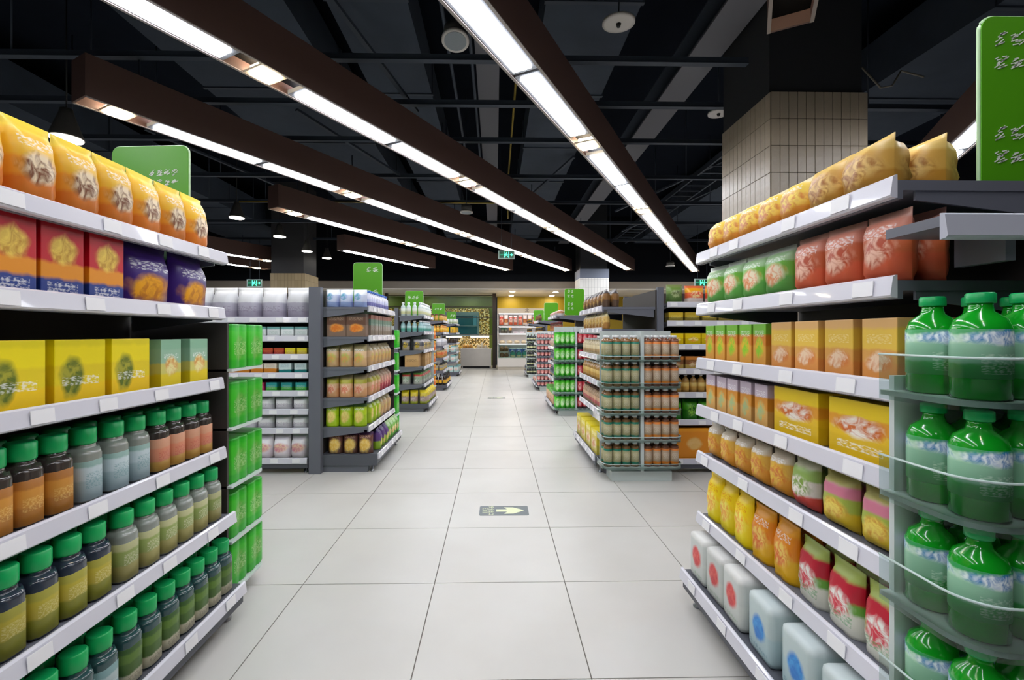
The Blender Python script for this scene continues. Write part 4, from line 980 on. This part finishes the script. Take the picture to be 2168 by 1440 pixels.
sign('green aisle sign above the green can rack', 1.005, 1.285, 6.665, 1.42, 1.80, [(-.38,.84,2,2,.045),(-.38,.36,2,2,.045)], 0, 1.413)
sign('green aisle sign above the pink can rack', 1.005, 1.285, 9.465, 1.42, 1.785, [], 0, 1.413)
sign('farthest green aisle sign on the right', 1.015, 1.29, 12.265, 1.50, 1.775, [], 0, 1.413)

# ------------------------------------------------------------------ floor stickers
M_STK = mat('slate sticker', '4d5a60', .3); M_STKG = mat('pale yellow green ink', 'e4ecc0', .4)
def sticker(x, y, label):
    r = thing('floor_sticker', label, 'floor sticker', (x, y, .0004))
    pts = []
    a, b, c = .158, .078, .012
    for cx_, cy_, a0 in ((a-c,-b+c,-90),(a-c,b-c,0),(-a+c,b-c,90),(-a+c,-b+c,180)):
        for k in range(4): t = R(a0+k*30); pts.append((cx_+c*math.cos(t), cy_+c*math.sin(t)))
    link('base', MB().prism(pts, 0, .0012).mesh('base', M_STK), r)
    ar = [(-.05,-.02),(.02,-.02),(.0,-.055),(.06,-.052),(.105,-.022),(.13,0),(.105,.022),(.06,.052),(.0,.055),(.02,.02),(-.05,.02)]
    link('arrow', MB().prism(ar, .0012, .0018).mesh('arrow', M_STKG), r)
    link('lettering', text_mesh('EXIT', .046, .0003, M_STKG), r, (-.125, 0, .0016), R(-90))
    link('lettering', text_mesh('安全出口', .037, .0003, M_STKG), r, (-.085, 0, .0016), R(-90))
sticker(.055, 2.985, 'dark exit arrow sticker on the floor, nearest')
sticker(.02, 8.22, 'small far exit arrow sticker on the aisle floor')

# ------------------------------------------------------------------ hanging exit signs
M_EXB = mat('exit sign dark face', '0a2a1e', .3, emit='0a5a3a', power=.25); M_EXG = mat('exit sign glow', '40f0b0', .5, emit='50ffb8', power=1.6); M_EXF = mat('exit sign frame', '8fa09c', .4)
def exit_sign(x, y, z, label, s=1., rot=0., zt=3.5):
    r = thing('exit_sign', label, 'exit sign', (x, y, z), rot)
    a, b = .19*s, .095*s
    fm = MB()
    fm.box(-a,a,-.02,.02,-b,-b+.018).box(-a,a,-.02,.02,b-.014,b).box(-a,-a+.022,-.02,.02,-b+.018,b-.014).box(a-.022,a,-.02,.02,-b+.018,b-.014)
    link('frame', fm.mesh('frame', M_EXF), r)
    link('face', MB().box(-a+.022,a-.022,-.012,.012,-b+.018,b-.014).mesh('face', M_EXB), r)
    man = MB(); q = b*.72
    man.box(-.06*s,-.048*s,-.016,-.012,-q,q).box(.045*s,.057*s,-.016,-.012,-q,q)
    man.lathe([(.011*s,0),(.011*s,.003)], 10, M=Matrix.Translation((.004*s,-.013,q*.75)) @ RX90)
    for p0, p1 in (((.0,.4),(-.012,-.05)),((0,.35),(.028,.05)),((0,.35),(-.03,.2)),((-.03,.2),(-.045,-.1)),((-.012,-.05),(.02,-.35)),((.02,-.35),(.03,-.8)),((-.012,-.05),(-.03,-.45)),((-.03,-.45),(-.05,-.55))):
        man.bar((p0[0]*s,-.014,p0[1]*q),(p1[0]*s,-.014,p1[1]*q),.004,.011*s)
    link('running_figure', man.mesh('running_figure', M_EXG), r)
    arr = MB().prism([(x_*s, z_*s) for x_, z_ in ((.08,-.008),(.112,-.008),(.108,-.034),(.15,0),(.108,.034),(.112,.008),(.08,.008))], .012, .016, RX90)
    link('arrow', arr.mesh('arrow', M_EXG), r)
    link('lettering', text_mesh('EXIT', .042*s, .001, mat('exit lettering', '30a080', .5, emit='30c090', power=.5)), r, (-.115*s, -.014, 0), (R(90), 0, 0))
    for px in (-a*.6, a*.6): link('hanger', MB().tube([(px,0,b),(px,0,zt-z)], .004, 6).mesh('hanger', M_RAILD), r)
exit_sign(.215, 9.0, 2.69, 'green running figure exit sign hung over the aisle', .85, zt=4.75)
exit_sign(5.07, 11.2, 2.40, 'green exit sign hung at the far right behind shelves', zt=3.9)
exit_sign(-6.0, 11.6, 2.41, 'green exit sign hung at the far left by the column')

# ------------------------------------------------------------------ back shops
M_FRAME = mat('brown metal shop frame', '3a2f27', .4, metal=.3)
M_SST = mat('brushed stainless', 'c9c4be', .34, metal=.7, noise=.08, nscale=6)
sf = thing('shop_front', 'glazed brown framed shop front behind the steel counter', 'shop front', (0, 15.5, 0))
for a in ((-.10,.02,0,2.5),(-3.7,-3.6,0,2.5),(-7.3,-7.2,0,2.5)): link('frame_post', MB().box(a[0],a[1],-.04,.06,a[2],a[3]).mesh('frame_post', M_FRAME), sf)
for z in (1.13, 1.70, 2.05, 2.44):
    for x0, x1 in ((-3.6,-.1),(-7.2,-3.7)): link('frame_rail', MB().box(x0,x1,-.02,.02,z-.015,z+.015).mesh('frame_rail', M_FRAME), sf)
for x0, x1 in ((-3.6,-.1),(-7.2,-3.7)): link('pane', MB().box(x0,x1,-.004,.004,1.15,2.42).mesh('pane', M_GLASS), sf)
ct_ = thing('steel_counter', 'brushed stainless steel counter at the end of the aisle', 'counter', (-.64, 15.32, 0))
link('front_panel', MB().box(-.52,.50,0,.02,.07,.62).mesh('front_panel', M_SST), ct_)
link('body', MB().box(-.52,.50,.02,.6,.07,.62).mesh('body', M_SST), ct_)
link('worktop', MB().box(-.54,.52,-.02,.62,.62,.65).mesh('worktop', M_SST), ct_)
link('plinth', MB().box(-.5,.48,.05,.55,.0,.07).mesh('plinth', M_BLACK), ct_)
link('leg', MB().lathe([(.02,0),(.02,.07)], 10).mesh('leg', M_STEEL), ct_, (.46, .02, 0)); link('leg', MB().lathe([(.02,0),(.02,.07)], 10).mesh('leg', M_STEEL), ct_, (-.46, .02, 0))
lc = thing('steel_counter', 'longer steel counter half hidden behind the left shelves', 'counter', (-2.41, 15.32, 0))
link('body', MB().box(-1.15,1.17,0,.6,.07,.62).mesh('body', M_SST), lc); link('worktop', MB().box(-1.15,1.17,-.02,.62,.62,.65).mesh('worktop', M_SST), lc); link('plinth', MB().box(-1.1,1.1,.05,.55,0,.07).mesh('plinth', M_BLACK), lc)
M_LAMP = mat('display lamp', 'ffffff', .5, emit='fff4e0', power=7)
hl = thing('display_lamp', 'bright lamp bar above the steel counter', 'lamp', (-.55, 16.2, 1.02))
link('housing', MB().box(-.34,.34,-.05,.05,.04,.08).mesh('housing', M_SST), hl); link('tube', MB().box(-.32,.32,-.03,.03,0,.04).mesh('tube', M_LAMP), hl); link('stay', MB().box(-.3,-.28,.0,.5,.05,.07).box(.28,.3,.0,.5,.05,.07).mesh('stay', M_SST), hl)
hl = thing('display_lamp', 'bright lamp bar left of the counter lamp', 'lamp', (-1.5, 16.2, 1.02))
link('housing', MB().box(-.34,.34,-.05,.05,.04,.08).mesh('housing', M_SST), hl); link('tube', MB().box(-.32,.32,-.03,.03,0,.04).mesh('tube', M_LAMP), hl); link('stay', MB().box(-.3,-.28,.0,.5,.05,.07).box(.28,.3,.0,.5,.05,.07).mesh('stay', M_SST), hl)
def mound(name, label, cat, x, y, z, rx, ry, h, m, plate=None):
    r = tag(link(name, MB().lathe([(.7,0),(.98,.25),(1,.45),(.85,.72),(.5,.93),(.15,1)], 16).mesh(name, m), None, (x, y, z)), label, cat)
    r.scale = (rx, ry, h); return r
M_BREAD = mat('golden bread crust', 'c98f3a', .6, noise=.25, nscale=12); M_DOUGH = mat('pale bun', 'e4d8c0', .6, noise=.1, nscale=12)
def tray(x, y, z, wx, label):
    r = thing('food_tray', label, 'tray', (x, y, z)); link('pan', MB().box(-wx,wx,-.16,.16,0,.012).mesh('pan', M_SST), r)
    link('rim', MB().box(-wx,wx,-.165,-.16,0,.035).box(-wx,wx,.16,.165,0,.035).box(-wx-.005,-wx,-.165,.165,0,.035).box(wx,wx+.005,-.165,.165,0,.035).mesh('rim', M_SST), r)
tray(-.93, 15.6, .65, .2, 'steel tray under the golden bread on the counter'); tray(-.45, 15.6, .65, .2, 'steel tray under the pale buns on the counter')
for k in range(3): mound('bread_loaf', ['golden bread loaf at left of the counter tray','golden bread loaf in the middle of the counter tray','golden bread loaf at right of the counter tray'][k], 'bread', -1.05+k*.115, 15.55, .663, .056, .14, .13, M_BREAD)
for k in range(3): mound('bun', ['pale bun at left of the counter tray','tall pale bun in the middle of the tray','pale bun at right of the counter tray'][k], 'bun', -.57+k*.115, 15.55, .663, .055, .08, (.12,.2,.11)[k], M_DOUGH)
# refrigerated cabinet
fx0, fx1, fy = .06, 1.66, 14.75
M_FRW = mat('white fridge enamel', 'efe9e2', .3); M_FRI = mat('fridge interior', 'f2f2f0', .4)
fg = thing('refrigerated_cabinet', 'white lit refrigerated cabinet at the end of the aisle', 'fridge', (fx0, fy, 0))
Lf = fx1 - fx0
link('back', MB().box(0,Lf,.62,.66,.09,1.96).mesh('back', M_FRI), fg)
link('side', MB().box(0,.035,0,.62,.09,1.96).mesh('side', M_FRW), fg); link('side', MB().box(Lf-.035,Lf,0,.62,.09,1.96).mesh('side', M_FRW), fg)
hd = link('header', MB().box(0,Lf,-.02,.62,1.81,1.965).mesh('header', mat('cream header', 'e8d8c0', .4)), fg)
M_INK = mat('dark header ink', '20140e', .6)
link('lettering', text_mesh('北', .14, .002, M_INK), hd, (.95, -.022, 1.888), (R(90), 0, 0))
link('base_panel', MB().box(0,Lf,-.02,.62,.09,.37).mesh('base_panel', M_FRW), fg); link('plinth', MB().box(.01,Lf-.01,.0,.6,0,.085).mesh('plinth', mat('cream plinth', 'cfc5b5', .4)), fg)
for z in (1.40, 1.17, .84):
    s = link('shelf', MB().box(.035,Lf-.035,.08,.62,z-.02,z).mesh('shelf', M_FRW), fg)
    link('lamp', MB().box(.06,Lf-.06,.10,.13,z-.04,z-.02).mesh('lamp', mat('fridge lamp', 'ffffff', .5, emit='fdf8ff', power=2.6)), s)
link('lamp', MB().box(.06,Lf-.06,.10,.14,1.78,1.81).mesh('lamp', _M['fridge lamp']), fg)
link('glass_front', MB().box(.035,Lf-.035,-.012,-.006,.37,.83).mesh('glass_front', M_GLASS), fg); link('glass_rail', MB().box(0,Lf,-.02,.08,.82,.845).mesh('glass_rail', M_FRW), fg)
link('inner_deck', MB().box(.035,Lf-.035,.0,.62,.37,.39).mesh('inner_deck', M_FRI), fg)
rod = link('hanging_rod', MB().tube([(.035,.3,1.77),(Lf-.035,.3,1.77)], .008).mesh('hanging_rod', M_STEEL), fg)
saus = pm('sausage pack print', [(0,'d8603c'),(.3,'e8b090'),(.6,'c8402c'),(.85,'e8e0dc')], (.5,.4,.36,.3,'c02818','f0c0a0'))
sms = [bag_mesh(.13, .32, .05, saus, False, 3), bag_mesh(.12, .30, .05, pm('pale sausage print', [(0,'c85a38'),(.3,'e8c8b0'),(.65,'d8503c'),(.85,'f0ece8')], (.5,.6,.36,.2,'f0e8e0','c84a30')), False, 4), bag_mesh(.13, .33, .05, pm('brown sausage print', [(0,'e8d8c8'),(.25,'a84a2c'),(.6,'e8dcd4')], (.5,.35,.36,.2,'d8a050','a03818')), False, 5)]
for k in range(9):
    tag(link('sausage_pack', sms[(k*2+k//3) % 3], None, (fx0+.13+k*.155, fy+.28, 1.44), random.uniform(-.1,.1)), f'red and white sausage pack in the lit cabinet, {NTH[k]} from left', 'sausage pack', 'hanging sausage packs')
for k, (x, wd, c, l) in enumerate(((.17,.10,'1f4a2a','dark green box at left of the cabinet middle shelf'),(.28,.10,'24503a','second dark green box on the cabinet middle shelf'),(.42,.09,'d8902a','orange pack on the cabinet middle shelf'))):
    tag(link('food_box', box_mesh(wd, .2, .12, pm('food box %d' % k, [(0,'3a3020'),(.5,c),(.9,c)], None, [(.3,.6)], 'c8c0a0')), None, (fx0+x, fy+.3, 1.1705)), l, 'box')
tm = MB().box(-.09,.09,-.1,.1,0,.02).box(-.08,.08,-.09,.09,.02,.05).mesh('deli_tray', pm('deli tray print', [(0,'dcdcdc'),(.5,'e8e0e4')], (.5,.5,.4,.4,'d8b0c0','e8e4e8')))
for k in range(5): tag(link('deli_tray', tm, None, (fx0+.6+k*.2, fy+.3, 1.1705)), f'pale wrapped tray on the cabinet middle shelf, {NTH[k]} from left', 'tray', 'pale wrapped deli trays')
for k in range(6): mound('pastry', f'cream pastry mound on the lower cabinet shelf, {NTH[k]} from left', 'pastry', fx0+.16+k*.24, fy+.3, .8405, .1, .14, .1, mat('cream pastry', 'e0cfae', .6, noise=.2, nscale=15))['group'] = 'cream pastries in the cabinet'
for j in range(2):
    for k in range(2):
        o = mound('brown_roll', f"brown roll behind glass, {('lower','upper')[j]} {('left','right')[k]} of four", 'roll', fx0+.15+k*.14, fy+.16+j*.02, .3905+j*.2, .075, .09, .15, mat('brown roll crust', '7a5638', .6, noise=.2, nscale=20))
tag(link('steel_riser', MB().box(.05,.40,.1,.3,.185,.195).box(.05,.06,.1,.3,0,.185).box(.39,.40,.1,.3,0,.185).mesh('steel_riser', M_SST), None, (fx0, fy, .3905)), 'small steel riser carrying the upper brown rolls', 'riser')
gm = pm('green round pack', [(0,'c8c0a0'),(.4,'2a8a80'),(.8,'1a5a5a')]); bmx = pm('blue pack print', [(0,'8ab8c8'),(.5,'2a5ab0'),(.85,'d8e8f4')], (.5,.5,.4,.3,'e8f0f8','1a4aa0'))
for k in range(3): mound('salad_tub', f'teal salad tub behind the lower cabinet glass, {NTH[k]} from left', 'tub', fx0+.5+k*.2, fy+.18, .3905, .085, .09, .2, gm)['group'] = 'teal salad tubs in the cabinet'
bme = box_mesh(.2, .3, .12, bmx)
for k in range(5): tag(link('blue_pack', bme, None, (fx0+.5+k*.22, fy+.44, .3905)), f'blue and white carton behind the lower cabinet glass, {NTH[k]} from left', 'carton', 'blue cartons in the cabinet')
# recessed lights in the soffit
M_DL = mat('downlight glow', 'ffffff', .5, emit='fff2dc', power=75)
def downlight(x, y, label, d=.16):
    r = thing('recessed_downlight', label, 'downlight', (x, y, 2.505)); 
    link('rim', MB().lathe([(d/2+.02,-.008),(d/2+.02,0)], 20).mesh('rim', M_WHITE), r); link('lens', MB().lathe([(d/2,-.012),(d/2,-.008)], 20).mesh('lens', M_DL), r)
for x, y, l in ((.54,14.75,'near downlight left of the mustard wall'),(.56,16.3,'far downlight left of the mustard wall'),(1.95,14.9,'near downlight right of the mustard wall'),(2.0,16.3,'far downlight right of the mustard wall'),
                (-.9,16.1,'soffit downlight behind the shop glass above the counter'),(-2.4,16.1,'soffit downlight behind the shop glass, left of the counter'),(-4.0,16.1,'soffit downlight farthest left behind the shop glass')):
    downlight(x, y, l)
